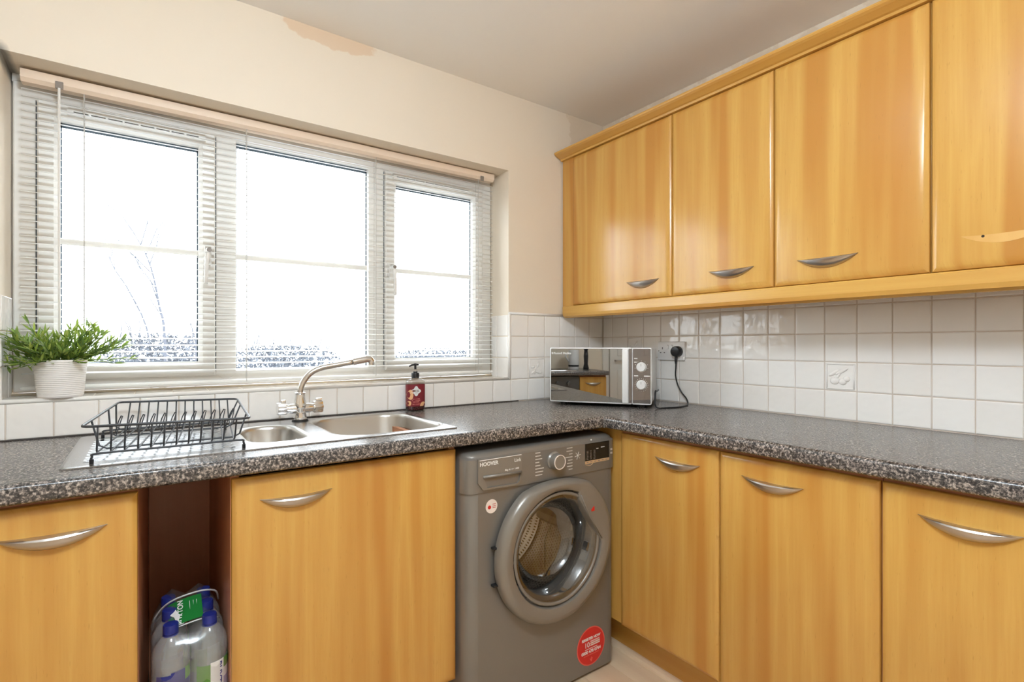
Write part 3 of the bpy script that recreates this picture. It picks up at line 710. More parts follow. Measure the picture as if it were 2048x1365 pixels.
# ------------------------------------------------------------------ plant on the sill
PX, PY, PZ = -2.188, .036, 1.0289
pl = thing('potted_plant', 'bushy green leafy plant in a white ribbed pot on the window sill', 'plant', (PX, PY, PZ))
prof = [(.0500, 0), (.0505, .0)]
for k in range(19):
    z = .004 + k * .0054; r = .0515 + .0095 * z / .105; prof += [(r, z), (r + .0005, z + .0008), (r + .0005, z + .0034), (r, z + .0042)]
prof += [(.0612, .106), (.0605, .108), (.0585, .107), (.0575, .096)]
link('pot', lathe(prof, (PX, PY, PZ), 'z', 48, cap1=False), 'pot', pl, auto=30)
link('moss', lathe([(.0574, .09), (.05, .099), (.03, .103), (.001, .105)], (PX, PY, PZ), 'z', 24), 'soil', pl, smooth=True)
rnd = random.Random(11)
def leaf(bm, p, d, ln, wd, up):
    d = d.normalized(); s = d.cross(up)
    if s.length < .05: s = d.cross(Vector((1, 0, 0)))
    s.normalize(); n = s.cross(d); droop = rnd.uniform(-.15, .2)
    L = []
    for t, ww in ((0, .12), (.3, .9), (.6, .85), (1, .02)):
        q = p + d * ln * t - n * droop * ln * t * t
        q.y = min(q.y, .084)
        L.append((bm.verts.new(q - s * wd / 2 * ww), bm.verts.new(q - n * wd * .12 * ww), bm.verts.new(q + s * wd / 2 * ww)))
    for a, b in zip(L, L[1:]):
        bm.faces.new((a[0], a[1], b[1], b[0])); bm.faces.new((a[1], a[2], b[2], b[1]))
for k in range(84):
    az = 2 * PI * (k * .381966) % (2 * PI); e = rnd.random()
    r0 = rnd.uniform(.005, .048); base = Vector((PX + r0 * math.cos(az), PY + r0 * math.sin(az), PZ + .098))
    spread = rnd.uniform(.2, 1.0); side = math.cos(az)
    ln = rnd.uniform(.08, .125) * (1 + .35 * abs(side) * spread)
    el = 1.35 - 1.2 * spread + rnd.uniform(-.12, .12)
    dirv = Vector((math.cos(az) * math.cos(el), math.sin(az) * math.cos(el) * .5, math.sin(el)))
    if dirv.y > 0: dirv.y *= .3
    bm = new_bm(); pts = []
    for i in range(6):
        t = i / 5; p = base + dirv * ln * t + Vector((0, 0, -.022 * t * t * spread)); p.y = min(p.y, .082); pts.append(p)
    for i in range(1, 6):
        t = i / 5
        for j in range(3 if i < 5 else 4):
            d = dirv + Vector((rnd.uniform(-1, 1), rnd.uniform(-.8, .5), rnd.uniform(-.45, .75))) * .85
            leaf(bm, pts[i], d, rnd.uniform(.022, .038), rnd.uniform(.0055, .0085), Vector((rnd.uniform(-.5, .5), -.4, 1)))
    o = link('sprig', bm, 'leaf', pl, smooth=True)
    link('stem', tube(pts, .0009, seg=5), 'stem', o)

# ------------------------------------------------------------------ washing machine
WMX0, WMX1, WMF, WMZ = -1.203, -.562, -.618, .848
DCX, DCZ = -.868, .505
wm = thing('washing_machine', 'graphite grey front-loading washing machine under the worktop', 'washing machine', ((WMX0 + WMX1) / 2, -.34, 0))
r = .04
foot = [(WMX0, -.06)] + [(WMX0 + r - r * math.cos(a), WMF + r - r * math.sin(a)) for a in [PI / 2 * k / 6 for k in range(7)]]
foot += [(WMX1 - r + r * math.sin(a), WMF + r - r * math.cos(a)) for a in [PI / 2 * k / 6 for k in range(7)]] + [(WMX1, -.06)]
bm = new_bm()
nf = len(foot); L0 = [bm.verts.new((a, b, .012)) for a, b in foot]; L1 = [bm.verts.new((a, b, WMZ - .018)) for a, b in foot]
cxm = (WMX0 + WMX1) / 2
L2 = [bm.verts.new((a + (cxm - a) * .012, b + .006 if b < -.3 else b, WMZ - .006)) for a, b in foot]; L3 = [bm.verts.new((a + (cxm - a) * .035, b + .02 if b < -.3 else b, WMZ)) for a, b in foot]
for A, B in ((L0, L1), (L1, L2), (L2, L3)):
    for i in range(nf):
        j = (i + 1) % nf
        if i == 7 and A is L0: continue                    # flat front face gets its own mesh with the porthole
        bm.faces.new((A[i], A[j], B[j], B[i]))
bm.faces.new(L3)
body = link('casing', bm, 'wm', wm, auto=50)
hole = [(DCX + .185 * math.cos(a), DCZ + .185 * math.sin(a)) for a in [2 * PI * k / 48 for k in range(48)]]
bm = new_bm(); poly(bm, [[(WMX0 + r, .012), (WMX1 - r, .012), (WMX1 - r, WMZ - .018), (WMX0 + r, WMZ - .018)], hole[::-1]], lambda a, b: (a, WMF, b))
link('front_panel', bm, 'wm', wm)
# control panel: proud plate wrapping the upper front
def wrap(z0, z1, off, name, material, x0=WMX0, x1=WMX1, parent=wm, slope=.0):
    P = [(a, b) for a, b in foot[1:-1]]
    c = []
    for a, b in P:
        nx = -1 if a < WMX0 + r else (1 if a > WMX1 - r else 0)
        c.append((a + (off if nx > 0 else -off if nx < 0 else 0), b - off))
    bm = rings(new_bm(), [[(a, b, z0) for a, b in P], [(a, b, z0) for a, b in c], [(a, b + slope, z1 - .006) for a, b in c], [(a, b + slope + .004, z1) for a, b in P]], False, False, closed=False)
    return link(name, bm, material, parent, auto=50)
cp = wrap(.728, WMZ - .012, .004, 'control_panel', 'wm')
PF = WMF - .004
# detergent drawer with a recessed grip
dl = [(-1.168, .832), (-1.002, .826), (-1.004, .79), (-1.010, .742), (-1.022, .733), (-1.15, .737), (-1.168, .76)]
gl_ = [(-1.148, .776), (-1.008, .772), (-1.014, .745), (-1.024, .739), (-1.135, .742)]
DF = PF - .006
bm = new_bm(); poly(bm, [dl, gl_[::-1]], lambda a, b: (a, DF, b))
rings(bm, [[(a, PF + .001, b) for a, b in dl], [(a, DF, b) for a, b in dl]], False, False); rings(bm, [[(a, PF + .001, b) for a, b in gl_], [(a, DF, b) for a, b in gl_]], False, False)
dr = link('detergent_drawer', bm, 'wm_ring', wm)             # the grip is an open pocket under the lip
link('grip_lip', tube([(-1.150, DF - .001, .777), (-1.007, DF - .001, .773)], .0045, seg=8), 'wm_ring', dr, smooth=True)
link('print_rule', bbox((-1.163, DF - .0006, .8275), (-1.006, DF + .0002, .8295)), 'white_print', dr)
yt = DF - .0002
text('HOOVER', .0165, (-1.163, yt, .8105), dr, 'white_print', sx=1.0, bold=.0004)
text('Link', .0155, (-1.034, yt, .8085), dr, 'white_print')
text('8kg A+++ 1400', .0085, (-1.070, yt, .7845), dr, 'white_print')
# programme dial
kn = link('programme_dial', lathe([(.030, 0), (.030, -.004), (.026, -.008), (.0245, -.03), (.0225, -.032), (.001, -.0325)], (-.866, PF, .790), 'y', 36), 'wm_ring', wm, auto=40)
link('dial_rim', lathe([(.0245, -.0315), (.0245, -.0335), (.0218, -.0335), (.0218, -.0315)], (-.866, PF, .790), 'y', 36), 'cream_sticker', kn, smooth=False)
link('dial_pointer', bbox((-.8905, PF - .026, .7885), (-.889, PF - .01, .7925)), 'white_print', kn)
rnd = random.Random(3)
for k in range(8):
    z = .824 - k * .0105
    ln = rnd.uniform(.016, .036); link('programme_print', bbox((-.945, PF - .0006, z - .0016), (-.945 + ln, PF - .0002, z + .0016)), 'grey_print', wm)
    ln = rnd.uniform(.014, .036); link('programme_print', bbox((-.782 - ln, PF - .0006, z - .0016), (-.782, PF - .0002, z + .0016)), 'grey_print', wm)
for a in range(6):
    d = Vector((math.cos(a * PI / 3 + .2), 0, math.sin(a * PI / 3 + .2))) * .014; c0 = Vector((-.757, PF - .0004, .793))
    link('star_print', tube([c0, c0 + d], .0011, seg=4), 'grey_print', wm)
dp = link('display', bbox((-.722, PF - .0015, .768), (-.602, PF + .001, .829), .001, 1), 'display', wm)
for k in range(7):
    for j, x in enumerate((-.716, -.700, -.682)): link('indicator', bbox((x, PF - .002, .773 + k * .0048), (x + .009, PF - .0014, .7745 + k * .0048)), 'clip', dp)
for x, z, ww in ((-.668, .806, .010), (-.645, .8085, .018)): link('indicator', bbox((x, PF - .002, z), (x + ww, PF - .0014, z + .003)), 'grey_print', dp)
st = link('button_strip', bbox((-.722, PF - .001, .758), (-.602, PF + .001, .7675)), 'tan_strip', wm)
for k in range(6): link('button_icon', bbox((-.716 + k * .019, PF - .0014, .7615), (-.707 + k * .019, PF - .0008, .764)), 'wm', st)
link('button_arc', tube(smooth_path([(-.72, PF - .0004, .756), (-.70, PF - .0004, .750), (-.684, PF - .0004, .756)], 4), .001, seg=4), 'tan_strip', wm)
for z in (.792, .779): link('option_print', bbox((-.594, PF + .001, z), (-.585, PF - .0004, z + .007)), 'grey_print', wm)
link('screw', lathe([(.003, 0), (.003, -.001)], (-.69, PF + .003, .8405), 'y', 10), 'white_print', wm)
# door ring with flattened crown and a plate-like handle zone on its right
bm = new_bm(); NS = 96; rs = []
def door_pt(a, rr, y):
    x, z = rr * math.cos(a), rr * math.sin(a)
    if z > .2: z = .2 + (z - .2) * .55
    return (DCX + x, y, DCZ + z)
def inner(a):
    d = math.degrees(a) % 360
    if d > 180: d -= 360
    base = .190
    if -2 < d < 62:                                        # chord of the handle plate
        n_ = math.radians(33); k = .150 / max(.2, math.cos(a - n_)); return min(base, k)
    return base
profs = [('i', .004, -.0115), ('o', .012, -.0115), ('o', .001, -.0125), ('o', 0, -.024), ('o', .004, -.036), ('o', .012, -.044), ('o', .024, -.048), ('m', .5, -.049), ('i', .012, -.046), ('i', .003, -.042), ('i', 0, -.034), ('i', .0, -.01)]
for kind, g, y in profs:
    ring = []
    for k in range(NS):
        a = 2 * PI * k / NS; ro, ri = .246, inner(a)
        rr = ro - g if kind == 'o' else (ri + g if kind == 'i' else ri + (ro - ri) * g)
        ring.append(door_pt(a, rr, WMF + y))
    rs.append(ring)
rings(bm, rs, False, False)
dr = link('door', bm, 'wm_ring', wm, auto=45)
dr['label'] = 'round grey porthole door'
for z in (.585, .470): link('gap_shade', bbox((DCX - .252, WMF - .022, z - .035), (DCX - .232, WMF - .004, z - .028), .002), 'black', dr)  # black blocks put in for the shade in the gaps at the door edge
link('grip_ridge', tube([door_pt(math.radians(62), .186, WMF - .046), door_pt(math.radians(33), .152, WMF - .0475), door_pt(math.radians(-1), .187, WMF - .046)], .0022, seg=8), 'wm_ring', dr, smooth=True)
link('red_mark', prism([(-.735, .612), (-.722, .622), (-.720, .606), (-.734, .6055)], lambda a, b: (a, WMF - .0485, b), lambda a, b: (a, WMF - .0502, b)), 'red', dr)
link('steel_trim', rings(new_bm(), [[(DCX + q_ * math.cos(a), WMF + y, DCZ + q_ * math.sin(a)) for a in [2 * PI * k / 64 for k in range(64)]] for q_, y in ((.1855, -.034), (.183, -.038), (.176, -.036), (.174, -.030))], False, False), 'wm_ring', dr, smooth=True)
link('glass', lathe([(.178, -.032), (.172, -.034), (.155, -.018), (.140, .03), (.13, .055), (.10, .07), (.001, .075)], (DCX, WMF, DCZ), 'y', 56, cap0=False), 'door_glass', dr, smooth=True)
link('door_seal', lathe([(.184, .0), (.180, .02), (.168, .05), (.170, .07), (.19, .075)], (DCX, WMF, DCZ), 'y', 56, cap0=False, cap1=False), 'rubber', wm, smooth=True)
dm = bpy.data.objects.new('drum', None); bpy.data.objects.remove(dm)
bm = lathe([(.185, .078), (.23, .082), (.237, .09), (.237, .36), (.2, .385), (.08, .37), (.001, .365)], (0, 0, 0), 'y', 64, cap0=False)
drum = link('drum', bm, 'drum', None, auto=35); drum.parent = wm; drum.location = Vector((DCX, WMF, DCZ)) - Vector(((WMX0 + WMX1) / 2, -.34, 0)); MW[drum] = Matrix.Translation((DCX, WMF, DCZ))
for k in range(3):
    a = math.radians(90 + 120 * k + 25); c0, t0 = Vector((math.cos(a), 0, math.sin(a))), Vector((-math.sin(a), 0, math.cos(a)))
    bm = new_bm(); rs = []
    for y in (.1, .12, .33, .35):
        hh = .045 if .11 < y < .34 else .01
        rs.append([Vector((DCX, WMF + y, DCZ)) + c0 * .2365 + t0 * .04, Vector((DCX, WMF + y, DCZ)) + c0 * (.2365 - hh) + t0 * .012, Vector((DCX, WMF + y, DCZ)) + c0 * (.2365 - hh) - t0 * .012, Vector((DCX, WMF + y, DCZ)) + c0 * .2365 - t0 * .04])
    link('paddle', rings(bm, rs), 'steel', drum, auto=40)
# stickers
c = (-.6895, .104); R_ = .068
s1 = link('sticker', lathe([(R_, 0), (R_, -.0006)], (c[0], WMF - .0002, c[1]), 'y', 48), 'red_rim', wm); s1['label'] = 'round red sticker with white lettering'
link('sticker_face', lathe([(R_ - .004, 0), (R_ - .004, -.0004)], (c[0], WMF - .0007, c[1]), 'y', 48), 'red', s1)
yt = WMF - .0014
text('REGISTER NOW', .0125, (c[0], yt, c[1] + .024), s1, 'white_print', align='CENTER', bold=.0004)
text('10', .026, (c[0] - .033, yt, c[1] - .001), s1, 'white_print')
for k, (wd, z) in enumerate(((.045, .0165), (.047, .0095), (.047, .0025))): link('print_line', bbox((c[0] - .004, yt - .0002, c[1] + z - .0022), (c[0] - .004 + wd, yt + .0004, c[1] + z + .0022)), mat('pale_print', lin(240, 200, 194), .5) if k == 0 else 'cream_sticker', s1)
link('print_line', bbox((c[0] - .03, yt - .0002, c[1] - .0085), (c[0] + .03, yt + .0004, c[1] - .0065)), 'cream_sticker', s1)
text('0800 478 0764', .0155, (c[0], yt, c[1] - .023), s1, 'white_print', align='CENTER', bold=.0003)
link('print_line', bbox((c[0] - .036, yt - .0002, c[1] - .031), (c[0] + .036, yt + .0004, c[1] - .0285)), 'red_rim', s1)
for d in ((-.006, .012), (.006, .012), (0, .016)): link('emblem', tube([(c[0], yt, c[1] - .055), (c[0] + d[0], yt, c[1] - .055 + d[1])], .0013, seg=4), 'red_rim', s1)
s2 = link('sticker', lathe([(.0215, 0), (.0215, -.0006)], (-1.114, WMF - .0002, .680), 'y', 36), 'cream_sticker', wm); s2['label'] = 'small round cream sticker'
link('logo_dot', lathe([(.006, 0), (.006, -.0004)], (-1.122, WMF - .0008, .678), 'y', 20), 'red', s2)
for z in (.686, .680, .675): link('print_line', bbox((-1.111, WMF - .0012, z - .001), (-1.099, WMF - .0006, z + .001)), 'salmon', s2)
for x, y in ((WMX0 + .06, -.56), (WMX1 - .06, -.56), (WMX0 + .06, -.12), (WMX1 - .06, -.12)): link('foot', lathe([(.022, 0), (.022, .008), (.012, .012), (.012, .016)], (x, y, 0), 'z', 16), 'black', wm)

# ------------------------------------------------------------------ microwave (built in its own frame: x along the front, y inwards)
mw = thing('microwave', 'silver and white microwave oven with mirrored door in the worktop corner', 'microwave', (-.5296, -.197, .915), math.atan2(-.3585, .2459))
MW_local = MW[mw]
def mlink(name, bm, material, parent=mw, **k):
    bmesh.ops.transform(bm, matrix=MW_local, verts=bm.verts); return link(name, bm, material, parent, **k)
WD, B0, B1 = .4347, .0150, .2525
mlink('casing', bbox((.004, .022, B0 + .003), (WD - .004, .300, B1 - .003), .006), 'white_plastic', auto=40)
mlink('underside', bbox((.012, .02, B0 - .004), (WD - .012, .295, B0 + .004)), 'black')
def slab(x0, x1, z0, z1, y0, y1, rr=.006):
    lp = rrect((x0 + x1) / 2, (z0 + z1) / 2, (x1 - x0) / 2, (z1 - z0) / 2, rr, 4)
    lq = rrect((x0 + x1) / 2, (z0 + z1) / 2, (x1 - x0) / 2 - .0015, (z1 - z0) / 2 - .0015, rr, 4)
    return rings(new_bm(), [[(a, y1, b) for a, b in lp], [(a, y0 + .0015, b) for a, b in lp], [(a, y0, b) for a, b in lq]])
dr = mlink('door', slab(0, .3545, B0, B1, 0, .022), 'white_plastic', auto=40)
gl = mlink('door_glass', slab(.0035, .3175, B0 + .0045, B1 - .0045, -.0012, .002, .004), 'mirror', dr); gl['label'] = 'mirrored door glass'
mlink('handle', bbox((.3165, -.016, B0 + .006), (.342, .002, B1 - .006), .004), 'white_plastic', dr, auto=40)
mlink('handle_inlay', bbox((.3425, -.001, B0 + .005), (.3545, .002, B1 - .005)), 'mirror_dark', dr)
cpn = mlink('control_panel', slab(.3555, WD, B0, B1, 0, .022), 'white_plastic', auto=40)
mlink('panel_face', slab(.3585, WD - .0030, B0 + .0045, B1 - .0045, -.0012, .002, .004), 'mirror_dark', cpn)
for kx, kz, nt in ((.3944, .1714, 7), (.3944, .0975, 20)):
    k_ = mlink('knob', lathe([(.021, -.001), (.021, -.004), (.019, -.005), (.0175, -.02), (.016, -.0215), (.001, -.022)], (kx, 0, kz), 'y', 32), 'white_plastic', cpn, auto=40)
    mlink('knob_mark', bbox((kx - .0008, -.0224, kz + .004), (kx + .0008, -.0214, kz + .015)), 'clip', k_)
    for i in range(nt):
        a = math.radians(-10 + 200 * i / (nt - 1)) if nt == 7 else 2 * PI * i / nt
        if nt == 7 and abs(math.degrees(a) - 90) > 101: continue
        p0, p1 = Vector((kx + .0245 * math.cos(a), -.0015, kz + .0245 * math.sin(a))), Vector((kx + .0275 * math.cos(a), -.0015, kz + .0275 * math.sin(a)))
        mlink('dial_tick', tube([p0, p1], .0009, seg=4), 'white_print', cpn)
for x, z, ww in ((.364, .206, .014), (.364, .1905, .011), (.364, .1335, .017), (.4045, .133, .024)): mlink('dial_print', bbox((x, -.0018, z), (x + ww, -.0012, z + .0035)), 'white_print', cpn)
def mtext(s, size, x, z, parent, material, **k):
    o0 = MW_local @ Vector((x, -.0016, z)); ax = (MW_local.to_3x3() @ Vector((1, 0, 0))); return text(s, size, o0, parent, material, ax=ax, **k)
mtext('Russell Hobbs', .0135, .0185, .2235, dr, 'white_print', bold=.00025)
mlink('logo_mark', bbox((.0085, -.0018, .2235), (.0105, -.0012, .2325)), 'white_print', dr); mlink('logo_mark', bbox((.0120, -.0018, .2235), (.0155, -.0012, .2325)), 'white_print', dr)
for x, y in ((.05, .05), (.385, .05), (.05, .26), (.385, .26)): mlink('foot', lathe([(.016, 0), (.016, .010), (.013, .0125)], (x, y, 0), 'z', 16), 'black')

# socket, plug and lead
sc = thing('wall_socket', 'white double wall socket with one black plug in it, behind the microwave', 'socket', (0, -.4415, 1.15))
SY0, SY1, SZ_0, SZ_1 = -.515, -.368, 1.108, 1.194
link('plate', bbox((-.011, SY0, SZ_0), (-.0002, SY1, SZ_1), .003), 'white_plastic', sc, auto=40)
for y in (-.4275, -.4505): link('switch', bbox((-.0145, y - .0045, 1.160), (-.0105, y + .0045, 1.179), .0012, 1), 'white_plastic', sc)
for y in (-.4275, -.4505): link('switch_mark', bbox((-.0148, y - .003, 1.1765), (-.0144, y + .003, 1.1785)), 'clip', sc)
for y, z, a, b in ((-.396, 1.163, .002, .005), (-.4065, 1.143, .0035, .002), (-.3855, 1.143, .0035, .002)): link('pin_hole', bbox((-.0114, y - a, z - b), (-.0108, y + a, z + b)), 'hole', sc)
link('screw', lathe([(.003, 0), (.003, .001)], (-.0115, -.375, 1.151), 'x', 12), 'clip', sc)
pg = thing('plug', 'black mains plug and curving lead of the microwave', 'plug', (-.02, -.478, 1.15))
PYc = -.4835
lp = [(PYc + .027 * math.cos(a) * (1 if abs(math.sin(a)) < .8 else .95), 1.149 + .025 * math.sin(a)) for a in [2 * PI * k / 28 for k in range(28)]]
link('plug_body', rings(new_bm(), [[(x, PYc + (y - PYc) * s, 1.149 + (z - 1.149) * s) for y, z in lp] for x, s in ((-.0112, .93), (-.014, 1), (-.032, .97), (-.037, .85), (-.038, .6))]), 'black', pg, auto=40)
link('strain_relief', tube([(-.026, PYc, 1.130), (-.026, PYc + .001, 1.105), (-.025, PYc + .002, 1.093)], [.0075, .006, .0042], seg=10), 'black', pg, smooth=True)
cb = smooth_path([(-.026, PYc, 1.115), (-.024, PYc + .003, 1.075), (-.022, PYc + .006, 1.04), (-.018, PYc - .002, 1.0), (-.016, PYc - .022, .965), (-.018, PYc - .048, .940), (-.04, PYc - .072, .922), (-.09, PYc - .1, .9185), (-.16, PYc - .115, .9182), (-.225, PYc - .105, .9184), (-.262, PYc - .088, .9186), (-.256, -.552, .932), (-.249, -.546, .965), (-.228, -.531, .985), (-.15, -.475, .975), (-.05, -.405, .97)], 6)
link('lead', tube(cb, .0033, seg=8), 'black', pg, smooth=True)

# ------------------------------------------------------------------ water bottles in the gap
def bottle_profile(): return [(.030, .0), (.036, .006), (.0380, .02), (.0370, .05), (.0380, .075), (.0380, .235), (.0365, .240), (.0382, .246), (.0382, .256), (.0368, .260), (.0382, .266), (.0378, .272), (.0345, .286), (.028, .299), (.020, .309), (.0140, .316), (.0130, .322)]
def bottle(x, y, tilt, label, kind):
    t = thing('water_bottle', label, 'bottle', (x, y, .190), group='shrink-wrapped water bottles')
    link('bottle_body', lathe(bottle_profile(), (x, y, .190), 'z', 28), 'pet', t, auto=50)
    link('water', lathe([(r * .95, z + .002) for r, z in bottle_profile() if .004 < z < .262], (x, y, .190), 'z', 24), 'water', t, auto=50)
    link('cap', lathe([(.0158, .318), (.0158, .334), (.0148, .3375), (.001, .338)] , (x, y, .190), 'z', 24), 'blue_cap', t, auto=40)
    link('cap_ring', lathe([(.0160, .312), (.0160, .3165)], (x, y, .190), 'z', 24), 'blue_cap', t)
    # wrap-around paper label, in coloured panels
    cols = kind; seg = 28; n = len(cols)
    for j, cc in enumerate(cols):
        a0, a1 = -2.6 + 3.2 * j / n + .2, -2.6 + 3.2 * (j + 1) / n + .2
        P = [a0 + (a1 - a0) * k / 8 for k in range(9)]
        for zz0, zz1, col in cc:
            bm = rings(new_bm(), [[(x + 0.0386 * math.cos(a), y + 0.0386 * math.sin(a), .190 + z) for a in P] for z in (zz0, zz1)], False, False, closed=False)
            link('label_panel', bm, col, t, smooth=True)
    return t
K1 = [[(.1, .236, 'navy')], [(.1, .24, 'navy')], [(.1, .212, 'navy'), (.212, .24, 'label_green')], [(.1, .2, 'navy'), (.2, .236, 'label_green')]]
K2 = [[(.1, .232, 'label_green')], [(.1, .236, 'white_label')], [(.1, .165, 'navy'), (.165, .19, 'lavender'), (.19, .212, 'white_label'), (.212, .236, 'label_green')], [(.1, .17, 'navy'), (.17, .2, 'lavender'), (.2, .236, 'label_green')]]
BXL, BXR = -1.9335, -1.8655
LBL = {(0, 0): 'front water bottle with navy blue label in the open gap', (1, 0): 'front water bottle with white and green label in the open gap',
       (0, 1): 'water bottle directly behind the navy-labelled one in the pack', (1, 1): 'water bottle directly behind the white-and-green-labelled one in the pack',
       (0, 2): 'rearmost water bottle in line with the navy-labelled one', (1, 2): 'rearmost water bottle in line with the white-and-green-labelled one'}
bots = {}
for j, y in enumerate((-.508, -.428, -.348)):
    for i in (0, 1):
        bots[i, j] = bottle((-1.9385, -1.8602)[i], y, 0, LBL[i, j], K1 if i == 0 else K2)
t = bots[1, 0]
tx, ty = -1.8602, -.508
a = -2.6 + 3.2 * 1.5 / 4 + .2
text('BUXTON', .020, (tx + 0.0392 * math.cos(a) - .004, ty + 0.0392 * math.sin(a), .190 + .232), t, 'navy', ax=(0, 0, -1), up=(-math.sin(a), math.cos(a), 0), bold=.0004)
fm = thing('shrink_wrap', 'clear shrink film with green carry strap over the water bottles', 'packaging', (-1.9, -.42, .190))
bm = new_bm(); rs = []
for y, zo in ((-.552, .20), (-.540, .268), (-.512, .322), (-.46, .318), (-.42, .334), (-.37, .330), (-.33, .342), (-.30, .30)):
    row = []
    for x, dz in ((-1.976, -.09), (-1.968, -.05), (-1.945, -.012), (-1.93, 0), (-1.9, -.02), (-1.87, 0), (-1.855, -.012), (-1.832, -.05), (-1.8235, -.09)):
        row.append((x, y, .190 + zo + dz + .006 + .004 * noise.noise(Vector((x * 30, y * 30, 1)))))
    rs.append(row)
rings(bm, rs, False, False, closed=False)
link('film', bm, 'film', fm, smooth=True)
strap = [(-1.972, -.40, .452), (-1.957, -.425, .487), (-1.935, -.445, .512), (-1.90, -.455, .524), (-1.862, -.450, .523), (-1.835, -.43, .505), (-1.826, -.40, .47)]
sp_ = smooth_path(strap, 4)
link('strap_edge', tube([p + Vector((0, .045, .022)) for p in sp_], .0022, seg=6), 'white_film', fm, smooth=True)
link('strap_edge', tube([p + Vector((0, -.035, -.014)) for p in sp_[5:-4]], .0016, seg=6), 'white_film', fm, smooth=True)
g = [p for p in sp_ if -1.945 < p.x < -1.868]
bm = rings(new_bm(), [[p + Vector((0, .038, .018)) for p in g], [p + Vector((0, -.028, -.012)) for p in g]], False, False, closed=False); gp = link('green_panel', bm, 'green', fm, smooth=True)
tU = Vector((0, .38, .19)).normalized()
text('BUXTON', .017, (-1.911, -.482, .507), gp, 'white_print', ax=tU, up=(-1, 0, -.05), bold=.0003)
for k, x in enumerate((-1.897, -1.889, -1.882)): link('print_line', tube([(x, -.475, .5135), (x, -.43, .5375)], .0007, seg=4), 'white_print', gp)
link('emblem', prism([(-1.938, -.445), (-1.926, -.438), (-1.918, -.462), (-1.925, -.478), (-1.93, -.455)], lambda a, b: (a, b, .512 + (b + .455) * .5 + .004 + (a + 1.93) * .4), lambda a, b: (a, b, .5126 + (b + .455) * .5 + .004 + (a + 1.93) * .4)), 'white_print', gp)

# ------------------------------------------------------------------ left run seen in the microwave's mirrored door
t = thing('base_cabinet', 'beech base cabinet beside the oven at the end of the left run', 'cabinet', (-3.4, -1.53, 0), group='base cabinets on the left run')
link('body', bbox((-3.69, -1.675, .15), (-3.165, -1.385, .872)), 'carcass', t)
d = link('door', bbox((-3.165, -1.674, .154), (-3.143, -1.387, .857), .006), 'wood', t)
hb = handle_bm(-1.53, .797, 3.143, 'x'); bmesh.ops.transform(hb, matrix=Matrix.Diagonal((-1, 1, 1, 1)), verts=hb.verts); bmesh.ops.reverse_faces(hb, faces=hb.faces)
link('handle', hb, 'nickel', d, auto=40)
t = thing('oven', 'black and steel built-in oven under the left worktop', 'oven', (-3.4, -1.085, 0))
link('body', bbox((-3.69, -1.383, .15), (-3.17, -.787, .87)), 'black', t); link('fascia', bbox((-3.17, -1.383, .735), (-3.145, -.787, .865), .003), 'oven', t)
link('door', bbox((-3.17, -1.383, .16), (-3.142, -.787, .728), .004), 'display', t); link('handle', tube([(-3.105, -1.36, .69), (-3.105, -.81, .69)], .009, seg=12), 'nickel', t, smooth=True)
for y in (-1.36, -.81): link('handle_post', tube([(-3.145, y, .69), (-3.105, y, .69)], .006, seg=8), 'nickel', t)
link('clock', bbox((-3.1455, -1.0, .77), (-3.143, -.93, .82)), 'display', t)
for y in (-1.27, -1.15, -.87): link('knob', lathe([(.022, 0), (.02, .022), (.001, .024)], (-3.145, y, .797), 'x', 20), 'oven', t)
t = thing('hob', 'flat steel-rimmed hob set in the left worktop above the oven', 'hob', (-3.4, -1.085, .915))
link('plate', bbox((-3.64, -1.36, .9155), (-3.16, -.81, .921), .002), 'display', t); link('rim', bbox((-3.165, -1.36, .916), (-3.155, -.81, .9225), .001), 'chrome', t)
t = thing('storage_jar', 'white patterned mug-shaped jar on the left worktop', 'jar', (-3.5, -1.5, .915))
link('jar_body', lathe([(.05, 0), (.056, .01), (.056, .2), (.05, .21)], (-3.5, -1.46, .915), 'z', 24), 'white_plastic', t, auto=40); link('jar_band', lathe([(.0565, .03), (.0565, .05)], (-3.5, -1.46, .915), 'z', 24), 'black', t)
link('handle', tube(smooth_path([(-3.5, -1.404, 1.09), (-3.5, -1.37, 1.06), (-3.5, -1.404, 1.0)], 4), .008, seg=8), 'white_plastic', t, smooth=True)
t = thing('pepper_mill', 'tall black pepper mill on the left worktop', 'mill', (-3.45, -1.58, .915))
link('mill_body', lathe([(.03, 0), (.03, .02), (.02, .06), (.024, .14), (.018, .2)], (-3.45, -1.58, .915), 'z', 20), 'black', t, smooth=True); link('mill_head', lathe([(.018, .2), (.026, .22), (.024, .25), (.008, .265)], (-3.45, -1.58, .915), 'z', 20), 'black', t, smooth=True)
dd = tag(thing('door_1', 'white panelled door in the left wall', None, (XL, -2.35, 0)), kind='structure')
link('leaf', bbox((XL, -2.72, .005), (XL + .03, -1.96, 2.0), .004), 'door_paint', dd)
for z0, z1 in ((.15, .9), (1.05, 1.85)):
    for y0, y1 in ((-2.63, -2.38), (-2.3, -2.05)): link('panel', bbox((XL + .028, y0, z0), (XL + .036, y1, z1), .006), 'door_paint', dd)
link('architrave', bbox((XL, -1.95, 0), (XL + .02, -1.88, 2.07)), 'door_paint', dd); link('architrave', bbox((XL, -2.8, 0), (XL + .02, -2.73, 2.07)), 'door_paint', dd)
link('door_handle', tube([(XL + .03, -2.02, 1.0), (XL + .075, -2.02, 1.0), (XL + .075, -2.12, 1.0)], .009, seg=10), 'nickel', dd, smooth=True)

